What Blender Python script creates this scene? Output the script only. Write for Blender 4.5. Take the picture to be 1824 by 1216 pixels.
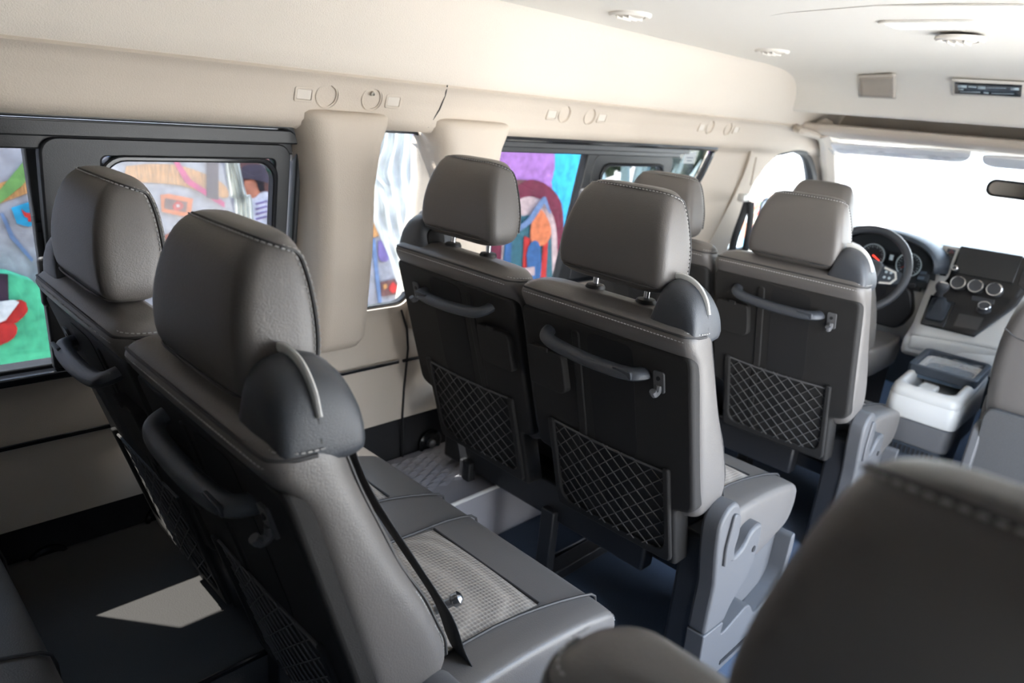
import bpy, bmesh, math, random
from mathutils import Vector, Matrix
random.seed(7)
for o in list(bpy.data.objects): bpy.data.objects.remove(o)
SC = bpy.context.scene
COL = SC.collection
PI = math.pi

# ------------------------------------------------------------------ camera
F_PX = 1273.813
R = ((0.70469166, 0.27980892, -0.65200969), (0.70391147, -0.16046086, 0.69192555), (0.0889849, -0.94655126, -0.31003614))
EYE = Vector((0, 0, 1.265))
cam = bpy.data.cameras.new('camera')
camo = bpy.data.objects.new('camera', cam); COL.objects.link(camo)
camo.matrix_world = Matrix(((R[0][0], -R[0][1], -R[0][2], 0), (R[1][0], -R[1][1], -R[1][2], 0), (R[2][0], -R[2][1], -R[2][2], 1.265), (0, 0, 0, 1)))
cam.sensor_width = 36; cam.lens = F_PX / 1824 * 36; cam.clip_start = .02
cam.dof.use_dof = True; cam.dof.focus_distance = 1.25; cam.dof.aperture_fstop = 4.0
SC.camera = camo

# ------------------------------------------------------------------ world, sun, exposure
w = bpy.data.worlds.new('sky'); SC.world = w; w.use_nodes = True
nt = w.node_tree; nt.nodes.clear()
out = nt.nodes.new('ShaderNodeOutputWorld'); bg = nt.nodes.new('ShaderNodeBackground')
tc = nt.nodes.new('ShaderNodeTexCoord'); sp = nt.nodes.new('ShaderNodeSeparateXYZ'); rp = nt.nodes.new('ShaderNodeValToRGB')
rp.color_ramp.elements[0].position = 0.0; rp.color_ramp.elements[0].color = (1, .975, .93, 1)
rp.color_ramp.elements[1].position = .55; rp.color_ramp.elements[1].color = (.48, .69, 1, 1)
nt.links.new(tc.outputs['Generated'], sp.inputs[0]); nt.links.new(sp.outputs['Z'], rp.inputs[0]); nt.links.new(rp.outputs[0], bg.inputs[0])
bg.inputs[1].default_value = 5.5
nt.links.new(bg.outputs[0], out.inputs[0])
sun = bpy.data.lights.new('sun', 'SUN'); sun.energy = 17; sun.angle = .009; sun.color = (1, .96, .90)
suno = bpy.data.objects.new('sun', sun); COL.objects.link(suno)
suno.rotation_euler = Vector((-.31, -.36, .88)).to_track_quat('Z', 'Y').to_euler()
suno.location = (-4, -4, 8)
SC.view_settings.view_transform = 'Standard'; SC.view_settings.look = 'None'
SC.view_settings.exposure = 1.09; SC.view_settings.gamma = 1; SC.view_settings.use_curve_mapping = False

# ------------------------------------------------------------------ helpers
def at(px, py, x=None, y=None, z=None):
    c = (px - 912, py - 608, F_PX)
    r = Vector([sum(R[i][j] * c[j] for j in range(3)) for i in range(3)])
    t = x / r.x if x is not None else (y / r.y if y is not None else (z - EYE.z) / r.z)
    return EYE + r * t

def ss(a, b, t):
    t = min(1, max(0, (t - a) / (b - a))); return t * t * (3 - 2 * t)

def interp(tab, t):
    if t <= tab[0][0]: return tab[0][1:]
    for a, b in zip(tab, tab[1:]):
        if t <= b[0]:
            k = (t - a[0]) / (b[0] - a[0]); return tuple(p + (q - p) * k for p, q in zip(a[1:], b[1:]))
    return tab[-1][1:]

def srgb(r, g, b):
    f = lambda c: (c / 255 / 12.92) if c <= 10 else ((c / 255 + .055) / 1.055) ** 2.4
    return (f(r), f(g), f(b), 1)

def mat(name, col, rough=.5, metal=0, bump=0, scale=60, var=0, spec=.5, kind='noise', coat=0, emit=None, estr=0, stretch=None):
    m = bpy.data.materials.new(name); m.use_nodes = True
    n = m.node_tree.nodes; l = m.node_tree.links; b = n['Principled BSDF']
    b.inputs['Base Color'].default_value = col; b.inputs['Roughness'].default_value = rough
    b.inputs['Metallic'].default_value = metal; b.inputs['Specular IOR Level'].default_value = spec
    b.inputs['Coat Weight'].default_value = coat
    if emit: b.inputs['Emission Color'].default_value = emit; b.inputs['Emission Strength'].default_value = estr
    if bump or var:
        t = n.new('ShaderNodeTexCoord'); mp = n.new('ShaderNodeMapping'); l.new(t.outputs['Object'], mp.inputs[0])
        if stretch: mp.inputs['Scale'].default_value = stretch
        if kind == 'noise':
            x = n.new('ShaderNodeTexNoise'); x.inputs['Scale'].default_value = scale; x.inputs['Detail'].default_value = 4; fac = x.outputs['Fac']
        elif kind == 'voronoi':
            x = n.new('ShaderNodeTexVoronoi'); x.inputs['Scale'].default_value = scale; fac = x.outputs['Distance']
            if stretch is not None: x.inputs['Randomness'].default_value = 0.0
        l.new(mp.outputs[0], x.inputs['Vector'])
        if bump:
            bp = n.new('ShaderNodeBump'); bp.inputs['Strength'].default_value = bump; bp.inputs['Distance'].default_value = .002
            l.new(fac, bp.inputs['Height']); l.new(bp.outputs[0], b.inputs['Normal'])
        if var:
            r = n.new('ShaderNodeValToRGB'); e = r.color_ramp.elements
            e[0].position = .3; e[1].position = .7
            e[0].color = tuple(c * (1 - var) for c in col[:3]) + (1,); e[1].color = tuple(min(1, c * (1 + var)) for c in col[:3]) + (1,)
            l.new(fac, r.inputs[0]); l.new(r.outputs[0], b.inputs['Base Color'])
    return m

def glass(name, tint, refl=.06):
    m = bpy.data.materials.new(name); m.use_nodes = True; n = m.node_tree.nodes; l = m.node_tree.links; n.clear()
    o = n.new('ShaderNodeOutputMaterial'); t = n.new('ShaderNodeBsdfTransparent'); g = n.new('ShaderNodeBsdfGlossy'); x = n.new('ShaderNodeMixShader')
    lw = n.new('ShaderNodeLayerWeight'); pw = n.new('ShaderNodeMath'); pw.operation = 'POWER'; pw.inputs[1].default_value = 5
    ml = n.new('ShaderNodeMath'); ml.operation = 'MULTIPLY_ADD'; ml.inputs[1].default_value = .8; ml.inputs[2].default_value = .03
    l.new(lw.outputs['Facing'], pw.inputs[0]); l.new(pw.outputs[0], ml.inputs[0])
    t.inputs[0].default_value = tint; g.inputs[0].default_value = (1, 1, 1, 1); g.inputs['Roughness'].default_value = .01
    l.new(ml.outputs[0], x.inputs[0]); l.new(t.outputs[0], x.inputs[1]); l.new(g.outputs[0], x.inputs[2]); l.new(x.outputs[0], o.inputs[0])
    return m

def film(name, a=.25):
    m = bpy.data.materials.new(name); m.use_nodes = True; n = m.node_tree.nodes; l = m.node_tree.links; n.clear()
    o = n.new('ShaderNodeOutputMaterial'); t = n.new('ShaderNodeBsdfTransparent'); g = n.new('ShaderNodeBsdfPrincipled'); x = n.new('ShaderNodeMixShader')
    g.inputs['Base Color'].default_value = (.75, .78, .8, 1); g.inputs['Roughness'].default_value = .12
    nz = n.new('ShaderNodeTexNoise'); nz.inputs['Scale'].default_value = 25; bp = n.new('ShaderNodeBump'); bp.inputs['Strength'].default_value = .8; bp.inputs['Distance'].default_value = .01
    l.new(nz.outputs[0], bp.inputs['Height']); l.new(bp.outputs[0], g.inputs['Normal'])
    x.inputs[0].default_value = a
    l.new(t.outputs[0], x.inputs[1]); l.new(g.outputs[0], x.inputs[2]); l.new(x.outputs[0], o.inputs[0])
    return m

MT = {}
MT['leather'] = mat('leather', (.120, .109, .101, 1), .40, bump=.25, scale=420)
MT['leather_seam'] = mat('leather_seam', (.035, .033, .033, 1), .6)
MT['thread'] = mat('thread', (.42, .41, .40, 1), .7)
MT['insert'] = mat('insert', (.29, .252, .215, 1), .75, bump=.9, scale=130, var=.3, kind='voronoi', stretch=(1, 1.0, 1))
MT['shell'] = mat('shell', (.024, .0222, .021, 1), .6, bump=.5, scale=900, spec=.2)
MT['slate'] = mat('slate', (.045, .049, .057, 1), .36, bump=.35, scale=800)
MT['black_plastic'] = mat('black_plastic', (.018, .018, .02, 1), .45, bump=.2, scale=500)
MT['grey_plastic'] = mat('grey_plastic', (.092, .09, .092, 1), .5, bump=.3, scale=900)
MT['pale_plastic'] = mat('pale_plastic', (.72, .71, .68, 1), .4)
MT['cream'] = mat('cream', (.56, .485, .405, 1), .62, bump=.3, scale=300)
MT['upper_lining'] = mat('upper_lining', (.72, .645, .56, 1), .8, bump=.45, scale=350)
MT['headliner'] = mat('headliner', (.80, .755, .69, 1), .85, bump=.3, scale=500)
MT['lower_panel'] = mat('lower_panel', (.55, .485, .41, 1), .6, bump=.25, scale=500)
MT['carpet_black'] = mat('carpet_black', (.014, .014, .016, 1), .95, bump=.5, scale=700, var=.3)
MT['carpet_floor'] = mat('carpet_floor', (.066, .088, .13, 1), .95, bump=.8, scale=500, var=.35)
MT['recess_shade'] = mat('recess_shade', (.020, .019, .019, 1), .7, spec=.2)  # dark tone that paints in the shade of recesses
MT['liner'] = mat('liner', (.055, .052, .050, 1), .7, bump=.2, scale=300)
MT['plate'] = mat('plate', (.33, .32, .34, 1), .55)
MT['chrome'] = mat('chrome', (.75, .75, .76, 1), .12, metal=1)
MT['steel'] = mat('steel', (.3, .31, .33, 1), .3, metal=1)
MT['rubber'] = mat('rubber', (.012, .012, .013, 1), .55)
MT['frame_black'] = mat('frame_black', (.02, .021, .023, 1), .4, bump=.1, scale=500)
MT['gloss_black'] = mat('gloss_black', (.012, .013, .016, 1), .15)
MT['webbing'] = mat('webbing', (.022, .022, .024, 1), .8, bump=.4, scale=600)
MT['dash_dark'] = mat('dash_dark', (.035, .045, .06, 1), .5, bump=.3, scale=500)
MT['dash_light'] = mat('dash_light', (.58, .58, .565, 1), .5, bump=.2, scale=600)
MT['white_box'] = mat('white_box', (.52, .51, .49, 1), .4)
MT['screen'] = mat('screen', (.01, .012, .015, 1), .25)
MT['red_needle'] = mat('red_needle', (.8, .02, .01, 1), .5, emit=(1, .05, .03, 1), estr=1.5)
MT['dial'] = mat('dial', (.015, .02, .025, 1), .5)
MT['dial_mark'] = mat('dial_mark', (.5, .6, .65, 1), .5)
MT['mirror_glass'] = mat('mirror_glass', (.9, .9, .9, 1), .02, metal=1)
MT['glass_dark'] = glass('glass_dark', (.525, .53, .53, 1))
MT['glass_privacy'] = glass('glass_privacy', (.10, .105, .11, 1))
MT['glass_quarter'] = glass('glass_quarter', (.62, .635, .645, 1))
MT['glass_mid'] = glass('glass_mid', (.74, .76, .77, 1))
MT['glass_clear'] = glass('glass_clear', (.90, .94, .94, 1))
MT['film'] = film('film', .3)
MT['visor'] = mat('visor', (.88, .88, .87, 1), .7); MT['visor'].node_tree.nodes['Principled BSDF'].inputs['Subsurface Weight'].default_value = 1.0; MT['visor'].node_tree.nodes['Principled BSDF'].inputs['Subsurface Radius'].default_value = (.03, .03, .03)
MT['gloss_face'] = mat('gloss_face', (.022, .021, .021, 1), .4, spec=.3)
MT['boot'] = mat('boot', (.02, .028, .04, 1), .5)
MT['felt'] = mat('felt', (.065, .064, .064, 1), .95, bump=.4, scale=500, var=.15)
MT['dash_blue'] = mat('dash_blue', (.10, .14, .19, 1), .45)
MT['vent'] = mat('vent', (.62, .56, .49, 1), .5)
MT['grille'] = mat('grille', (.50, .43, .36, 1), .7, bump=.8, scale=900, kind='voronoi')
MT['mark_red'] = mat('mark_red', (.30, .03, .02, 1), .5)
MT['lamp'] = mat('lamp', (.9, .88, .82, 1), .3, emit=(1, .96, .88, 1), estr=1.2)

class B:
    def __init__(s): s.bm = bmesh.new(); s.mi = 0
    def v(s, p): return s.bm.verts.new(p)
    def f(s, vs):
        try: fc = s.bm.faces.new(vs); fc.material_index = s.mi; return fc
        except ValueError: return None
    def loft(s, rings, cap=True, closed=True):
        V = [[s.v(p) for p in r] for r in rings]
        for a, b in zip(V, V[1:]):
            n = len(a)
            for i in range(n if closed else n - 1): s.f((a[i], a[(i + 1) % n], b[(i + 1) % n], b[i]))
        if cap and closed: s.f(V[0][::-1]); s.f(V[-1])
        return s
    def tube(s, pts, r, n=8, closed=False, flat=1.0, ref=(0, 0, 1)):
        pts = [Vector(p) for p in pts]; V = []; m = len(pts)
        prev = None
        for i, p in enumerate(pts):
            a = pts[(i - 1) % m] if closed or i > 0 else p
            b = pts[(i + 1) % m] if closed or i < m - 1 else p
            d = (b - a)
            d = d.normalized() if d.length > 1e-9 else Vector((0, 0, 1))
            if prev is None:
                rf = Vector(ref)
                if abs(d.dot(rf)) > .95: rf = Vector((1, 0, 0))
                nx = d.cross(rf).normalized()
            else:
                nx = prev - d * prev.dot(d)
                nx = nx.normalized() if nx.length > 1e-6 else d.orthogonal().normalized()
            prev = nx; ny = d.cross(nx)
            rr = r[i] if isinstance(r, (list, tuple)) else r
            V.append([s.v(p + nx * rr * math.cos(2 * PI * k / n) + ny * rr * flat * math.sin(2 * PI * k / n)) for k in range(n)])
        for i in range(m if closed else m - 1):
            a, b = V[i], V[(i + 1) % m]
            for k in range(n): s.f((a[k], a[(k + 1) % n], b[(k + 1) % n], b[k]))
        if not closed: s.f(V[0][::-1]); s.f(V[-1])
        return s
    def box(s, c, d, rot=None):
        c = Vector(c); M3 = rot if rot is not None else Matrix.Identity(3)
        q = [s.v(c + M3 @ Vector((x * d[0] / 2, y * d[1] / 2, z * d[2] / 2))) for x in (-1, 1) for y in (-1, 1) for z in (-1, 1)]
        for i in ((0, 1, 3, 2), (4, 6, 7, 5), (0, 4, 5, 1), (2, 3, 7, 6), (0, 2, 6, 4), (1, 5, 7, 3)): s.f([q[k] for k in i])
        return s
    def prism(s, poly, fn, h0, h1):
        a = [s.v(fn(p[0], p[1], h0)) for p in poly]; b = [s.v(fn(p[0], p[1], h1)) for p in poly]
        n = len(a); s.f(a[::-1]); s.f(b)
        for i in range(n): s.f((a[i], a[(i + 1) % n], b[(i + 1) % n], b[i]))
        return s
    def ringprism(s, outer, inner, fn, h0, h1):
        n = len(outer)
        O0 = [s.v(fn(*p, h0)) for p in outer]; O1 = [s.v(fn(*p, h1)) for p in outer]
        I0 = [s.v(fn(*p, h0)) for p in inner]; I1 = [s.v(fn(*p, h1)) for p in inner]
        for i in range(n):
            j = (i + 1) % n
            s.f((O0[i], O0[j], O1[j], O1[i])); s.f((I0[j], I0[i], I1[i], I1[j])); s.f((O1[i], O1[j], I1[j], I1[i])); s.f((O0[j], O0[i], I0[i], I0[j]))
        return s
    def lathe(s, prof, c, axis, n=24):
        ax = Vector(axis).normalized(); u = ax.orthogonal().normalized(); v = ax.cross(u); c = Vector(c)
        rings = [[c + ax * h + u * r * math.cos(2 * PI * k / n) + v * r * math.sin(2 * PI * k / n) for k in range(n)] for r, h in prof]
        return s.loft(rings)
    def grid(s, P):
        V = [[s.v(p) for p in row] for row in P]
        for a, b in zip(V, V[1:]):
            for i in range(len(a) - 1): s.f((a[i], a[i + 1], b[i + 1], b[i]))
        return s
    def build(s, name, m, parent=None, smooth=True, bev=0, sub=0, seg=2, recalc=True, solid=0, ang=40):
        if recalc: bmesh.ops.recalc_face_normals(s.bm, faces=s.bm.faces[:])
        me = bpy.data.meshes.new(name); s.bm.to_mesh(me); s.bm.free()
        for q in (m if isinstance(m, (list, tuple)) else [m]): me.materials.append(MT[q] if isinstance(q, str) else q)
        o = bpy.data.objects.new(name, me); COL.objects.link(o)
        if parent: o.parent = parent
        if solid:
            k = o.modifiers.new('thickness', 'SOLIDIFY'); k.thickness = solid; k.offset = 0
        if bev:
            k = o.modifiers.new('bevel', 'BEVEL'); k.width = bev; k.segments = seg; k.limit_method = 'ANGLE'; k.angle_limit = math.radians(ang)
        if sub:
            k = o.modifiers.new('sub', 'SUBSURF'); k.levels = sub; k.render_levels = sub
        if smooth:
            for p in me.polygons: p.use_smooth = True
            if not sub:
                try: me.set_sharp_from_angle(angle=math.radians(ang))
                except Exception: pass
        return o

def tag(o, label, cat, group=None, kind=None):
    o['label'] = label; o['category'] = cat
    if group: o['group'] = group
    if kind: o['kind'] = kind
    return o
def struct(o): o['kind'] = 'structure'; return o
def empty(name, loc=(0, 0, 0), rz=0):
    o = bpy.data.objects.new(name, None); COL.objects.link(o); o.location = loc; o.rotation_euler = (0, 0, rz); o.empty_display_size = .05; return o
def copy_tree(o, parent=None):
    c = o.copy(); COL.objects.link(c)
    if parent: c.parent = parent
    for ch in list(o.children): copy_tree(ch, c)
    return c

def rrect(cx, cy, w, h, r, n=5):
    """rounded rectangle, list of 2D points counter-clockwise"""
    p = []
    for (sx, sy, a0) in ((1, 1, 0), (-1, 1, 90), (-1, -1, 180), (1, -1, 270)):
        for k in range(n + 1):
            a = math.radians(a0 + 90 * k / n)
            p.append((cx + sx * (w / 2 - r) + r * math.cos(a), cy + sy * (h / 2 - r) + r * math.sin(a)))
    return p

def round_poly(pts, r, n=4):
    out = []; m = len(pts)
    for i in range(m):
        p = Vector(pts[i]); a = Vector(pts[i - 1]) - p; b = Vector(pts[(i + 1) % m]) - p
        rr = r[i] if isinstance(r, (list, tuple)) else r
        k = min(rr, a.length * .48, b.length * .48)
        if k < 1e-5: out.append(tuple(p)); continue
        A = p + a.normalized() * k; C = p + b.normalized() * k
        for j in range(n + 1):
            t = j / n; q = A * (1 - t) ** 2 + p * 2 * t * (1 - t) + C * t * t; out.append(tuple(q))
    return out

def resample(pts, step):
    pts = [Vector(p) for p in pts]; outp = []; acc = 0; nxt = 0
    for a, b in zip(pts, pts[1:]):
        L = (b - a).length
        while nxt <= acc + L and L > 1e-9:
            outp.append((a + (b - a) * ((nxt - acc) / L), (b - a).normalized())); nxt += step
        acc += L
    return outp
def stitches(b, pts, step=.0075, ln=.0046, r=.0011):
    for p, d in resample(pts, step): b.tube([p - d * ln / 2, p + d * ln / 2], r, 4)
    return b
def catmull(pts, n=6):
    P = [Vector(p) for p in pts]; P = [P[0] * 2 - P[1]] + P + [P[-1] * 2 - P[-2]]; o = []
    for i in range(1, len(P) - 2):
        for k in range(n):
            t = k / n
            o.append(.5 * (2 * P[i] + (P[i + 1] - P[i - 1]) * t + (2 * P[i - 1] - 5 * P[i] + 4 * P[i + 1] - P[i + 2]) * t * t + (3 * P[i] - P[i - 1] - 3 * P[i + 1] + P[i + 2]) * t ** 3))
    o.append(P[-2]); return o

# ------------------------------------------------------------------ setting: body shell
XC = -.65                                              # centre line of the van
WPROF = [(0, -1.64), (.18, -1.64), (.315, -1.635), (.325, -1.615), (.50, -1.612), (.53, -1.612), (.66, -1.622), (.69, -1.612), (.95, -1.585), (1.17, -1.545), (1.185, -1.515), (1.20, -1.503),
         (1.25, -1.492), (1.285, -1.478), (1.297, -1.466), (1.303, -1.470), (1.31, -1.462), (1.40, -1.42), (1.51, -1.375), (1.56, -1.30)]
def wx(y, z):
    x = interp(WPROF, z)[0]
    return x

def sd_rr(y, z, y0, y1, z0, z1, r):
    qy = abs(y - (y0 + y1) / 2) - (y1 - y0) / 2 + r; qz = abs(z - (z0 + z1) / 2) - (z1 - z0) / 2 + r
    return math.hypot(max(qy, 0), max(qz, 0)) + min(max(qy, qz), 0) - r
def sd_poly(y, z, poly, r=0):
    d = 1e9; ins = False; n = len(poly)
    for i in range(n):
        a = poly[i]; b = poly[(i + 1) % n]
        e = (b[0] - a[0], b[1] - a[1]); w_ = (y - a[0], z - a[1])
        t = max(0, min(1, (w_[0] * e[0] + w_[1] * e[1]) / (e[0] ** 2 + e[1] ** 2)))
        d = min(d, math.hypot(w_[0] - e[0] * t, w_[1] - e[1] * t))
        if (a[1] > z) != (b[1] > z) and y < (b[0] - a[0]) * (z - a[1]) / (b[1] - a[1]) + a[0]: ins = not ins
    return -d if ins else d
W1 = (.05, .883, .665, 1.178, .045); W2 = (.97, 1.262, .69, 1.183, .05)
W3P = round_poly([(1.38, .685), (2.36, .685), (2.53, .90), (2.70, 1.02), (2.745, 1.183), (1.38, 1.183)], [.04, .12, .2, .1, .04, .04], 6)
DWP = round_poly([(3.12, .70), (4.02, .70), (3.98, .95), (3.66, 1.19), (3.36, 1.195), (3.20, 1.08)], [.04, .05, .2, .15, .1, .2], 6)

def wall(side, y0, y1, zs, holes, step, name, depth=.03, mats=('cream', 'lower_panel', 'carpet_black', 'upper_lining')):
    fx = (lambda y, z: wx(y, z)) if side < 0 else (lambda y, z: 2 * XC - wx(y, z))
    b = B(); ny = int((y1 - y0) / step) + 1
    ys = [y0 + (y1 - y0) * i / ny for i in range(ny + 1)]
    sdf = lambda y, z: min([h(y, z) for h in holes] + [9])
    V = {}
    for i, y in enumerate(ys):
        for j, z in enumerate(zs):
            d = sdf(y, z); yy, zz = y, z
            if abs(d) < step * .6:
                for _ in range(2):
                    e = 1e-3; gy = (sdf(yy + e, zz) - sdf(yy - e, zz)) / (2 * e); gz = (sdf(yy, zz + e) - sdf(yy, zz - e)) / (2 * e); dd = sdf(yy, zz)
                    yy -= gy * dd; zz -= gz * dd
                V[i, j] = (yy, zz, 0)
            else: V[i, j] = (yy, zz, d)
    bv = {}
    def gv(k):
        if k not in bv: y, z, _ = V[k]; bv[k] = b.v((fx(y, z), y, z))
        return bv[k]
    for i in range(ny):
        for j in range(len(zs) - 1):
            ks = [(i, j), (i + 1, j), (i + 1, j + 1), (i, j + 1)]
            if any(V[k][2] < -1e-6 for k in ks): continue
            if all(V[k][2] == 0 for k in ks) and sdf((ys[i] + ys[i + 1]) / 2, (zs[j] + zs[j + 1]) / 2) < 0: continue
            zc = (zs[j] + zs[j + 1]) / 2
            b.mi = 2 if zc < .32 else (1 if zc < .685 else (3 if zc > 1.3015 else 0))
            b.f([gv(k) for k in ks])
    b.mi = 0
    be = [e for e in b.bm.edges if e.is_boundary and abs(sdf(e.verts[0].co.y, e.verts[0].co.z)) < .01 and abs(sdf(e.verts[1].co.y, e.verts[1].co.z)) < .01]
    nv = {}
    for e in be:
        for v in e.verts:
            if v not in nv: nv[v] = b.v(v.co + Vector((side * depth, 0, 0)))
    for e in be: b.f((e.verts[0], e.verts[1], nv[e.verts[1]], nv[e.verts[0]]))
    o = b.build(name, list(mats), smooth=True, ang=50)
    return struct(o)
zs = [0, .1, .18, .25, .315, .325] + [.325 + .0125 * i for i in range(1, 15)] + [.505, .515, .525, .54, .57, .60, .63] + [.66 + .0125 * i for i in range(0, 43)] + [1.19, 1.20, 1.225, 1.25, 1.27, 1.285, 1.291, 1.297, 1.30, 1.303, 1.306, 1.31, 1.34, 1.37, 1.40, 1.44, 1.48, 1.51, 1.54, 1.56]
zs += [1.2125, 1.2375, 1.244, 1.256, 1.2625, 1.2765]
zs = sorted(set(round(z, 4) for z in zs)); zs = [z for i, z in enumerate(zs) if i == 0 or z - zs[i - 1] > .0025]
def onrail(px, py):
    for k in range(400):
        x = -1.60 + k * .0004; q = at(px, py, x=x)
        if q.x > wx(q.y, q.z): return q
    return at(px, py, x=-1.49)
CUPS = [(v.y, v.z) for v in (onrail(*p) for p in ((583, 170), (663, 176), (1006, 203), (1051, 207), (1265, 226), (1297, 229)))]
wall(-1, -1.7, 4.1, zs, [lambda y, z: min(math.hypot(y - a_, (z - c_) * 1.03) - .0235 for a_, c_ in CUPS), lambda y, z: sd_rr(y, z, *W1), lambda y, z: sd_rr(y, z, *W2), lambda y, z: sd_poly(y, z, W3P), lambda y, z: sd_poly(y, z, DWP)], .0125, 'wall_left')
zr = [z for i, z in enumerate(zs) if i % 2 == 0 or i == len(zs) - 1]
wall(1, -1.7, 4.1, zr, [lambda y, z: sd_rr(y, z, -1.25, .28, .69, 1.18, .05), lambda y, z: sd_rr(y, z, .90, 2.52, .04, 1.34, .06), lambda y, z: sd_poly(y, z, DWP)], .025, 'wall_right')
# rear wall with its window
b = B(); hole = rrect(XC, .93, 1.5, .5, .08, 4)
outer = rrect(XC, .78, 1.96, 1.56, .02, 4)
b.ringprism(outer, hole, lambda a, c, h: (a, -1.7 + h, c), -.04, 0)
struct(b.build('wall_rear', 'carpet_black', bev=0))
wr = empty('window_6', (0, 0, 0)); struct(wr)
b = B(); b.prism(hole, lambda a, c, h: (a, -1.72 + h, c), -.002, .002); b.build('rear_glass', 'glass_privacy', wr, smooth=False)
b = B(); b.prism(rrect(-.485, .935, 1.57, .53, .05, 4), lambda a, c, h: (.36 + h, a, c), -.002, .002); b.build('side_glass', 'glass_privacy', wr, smooth=False)
# floor
b = B(); b.box((XC, 1.28, -.02), (2.1, 6.06, .04)); struct(b.build('floor', 'carpet_floor', smooth=False))
# ceiling with the front bulkhead that drops to the lip
CP = [(-1.7, 1.50), (2.5, 1.505), (2.72, 1.505), (2.85, 1.50), (2.95, 1.488), (3.02, 1.468), (3.07, 1.44), (3.105, 1.41), (3.13, 1.38), (3.145, 1.363), (3.16, 1.357), (3.18, 1.358), (3.20, 1.362), (3.21, 1.372), (3.4, 1.385), (3.62, 1.39)]
CP2 = catmull([(y, z, 0) for y, z in CP[2:]], 3)
CPS = [(-1.7 + i * .35, 1.505) for i in range(12)] + [(p[0], p[1]) for p in CP2]
P = []
for y, z in CPS:
    row = []
    for i in range(25):
        u = -1 + 2 * i / 24; x = XC + u * .80
        k = ss(2.6, 3.1, y); row.append((x, y, z + .022 * (1 - u * u) * (1 - k) - (.018 * max(0, abs(u) - .9) * 10 * (1 - k) if abs(u) > .9 else 0)))
    P.append(row)
b = B(); b.grid(P); struct(b.build('ceiling', 'headliner', solid=0, recalc=True))
# outer roof so that no sky leaks in
b = B(); b.box((XC, 1.2, 1.60), (2.0, 5.4, .03)); struct(b.build('trim_18', 'pale_plastic', smooth=False))

def strip(name, pts, r, m, **k): return struct(B().tube(pts, r, 8, **k).build(name, m))
# chrome strip in the lower panel, panel seams
strip('trim_1', [(-1.606, -1.6, .519), (-1.606, 1.222, .519)], .005, 'gloss_black')
strip('trim_2', [(-1.606, 1.24, .519), (-1.606, 2.9, .519)], .005, 'gloss_black')
strip('trim_3', [(-1.602, -1.6, .5255), (-1.602, 1.222, .5255)], .002, 'chrome')
strip('trim_4', [at(715, 552, x=-1.612), at(725, 585, x=-1.616), at(727, 620, x=-1.610), at(720, 690, x=-1.610), at(717, 740, x=-1.61), at(717, 815, x=-1.63)], .0032, 'rubber')
strip('trim_5', [at(797, 152, x=-1.465), at(793, 170, x=-1.482), at(783, 195, x=-1.492), at(762, 227, x=-1.508)], .0018, 'leather_seam')
strip('trim_6', [at(1172, 68, x=-1.385), at(1140, 122, x=-1.425), at(1107, 183, x=-1.465)], .0018, 'leather_seam')
strip('trim_7', [(-1.388, -1.5, 1.492), (-1.388, 2.9, 1.492)], .003, 'cream')

def pillar(name, ya, yb, hw, xi=-1.472):
    secs = []
    for z, k in ((.612, .0), (.625, .75), (.66, 1), (.75, 1), (.9, 1), (1.05, 1), (1.15, 1), (1.195, .98), (1.212, .9), (1.218, .55), (1.222, .1)):
        c = (ya + yb) / 2; h = (yb - ya) / 2
        fl = 1 + .35 * ss(1.08, 1.22, z)
        x0 = wx(0, z) - .055; xin = xi - .03 * (1 - ss(.6, .9, z)) ; xx = x0 + (xin - x0) * (1 if k == 1 else .5 + .5 * k)
        if z < .66: xx = wx(0, z) + (xin - wx(0, z)) * k - .004
        ring = []
        for t, q in ((-1.0, 0), (-.96, .3), (-.9, .6), (-.80, .82), (-.66, .95), (-.45, 1), (0, 1.01), (.45, 1), (.66, .95), (.80, .82), (.9, .6), (.96, .3), (1.0, 0)):
            ring.append((x0 + (xx - x0) * q, c + h * t * fl, z))
        secs.append(ring)
    return struct(B().loft(secs, closed=False).build(name, 'cream', ang=60, solid=.004))
pillar('trim_8', .872, 1.062, .09)
pillar('trim_9', 1.252, 1.475, .09)

# ------------------------------------------------------------------ side windows
def wfn(off):
    return lambda y, z, h: (wx(y, z) - off + h, y, z)
def win_glass(name, poly, off, m, parent):
    b = B(); b.prism(poly, lambda y, z, h: (interp([(.6, -1.617), (1.2, -1.545)], z)[0] - off + h, y, z), -.002, .002)
    return b.build(name, m, parent, smooth=False)
gx = lambda z: interp([(.6, -1.617), (1.2, -1.545)], z)[0]
def ring(name, yc, zc, wd, ht, r, bw, off, h0, h1, m, parent, n=6, bws=None):
    l, rr, bb, tt = bws or (bw, bw, bw, bw)
    o = rrect(yc, zc, wd, ht, r, n)
    i = rrect(yc + (l - rr) / 2, zc + (bb - tt) / 2, wd - l - rr, ht - bb - tt, max(.012, r - bw * .4), n)
    return B().ringprism(o, i, lambda y, z, h: (gx(z) - off + h, y, z), h0, h1).build(name, m, parent, bev=.004)

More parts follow.
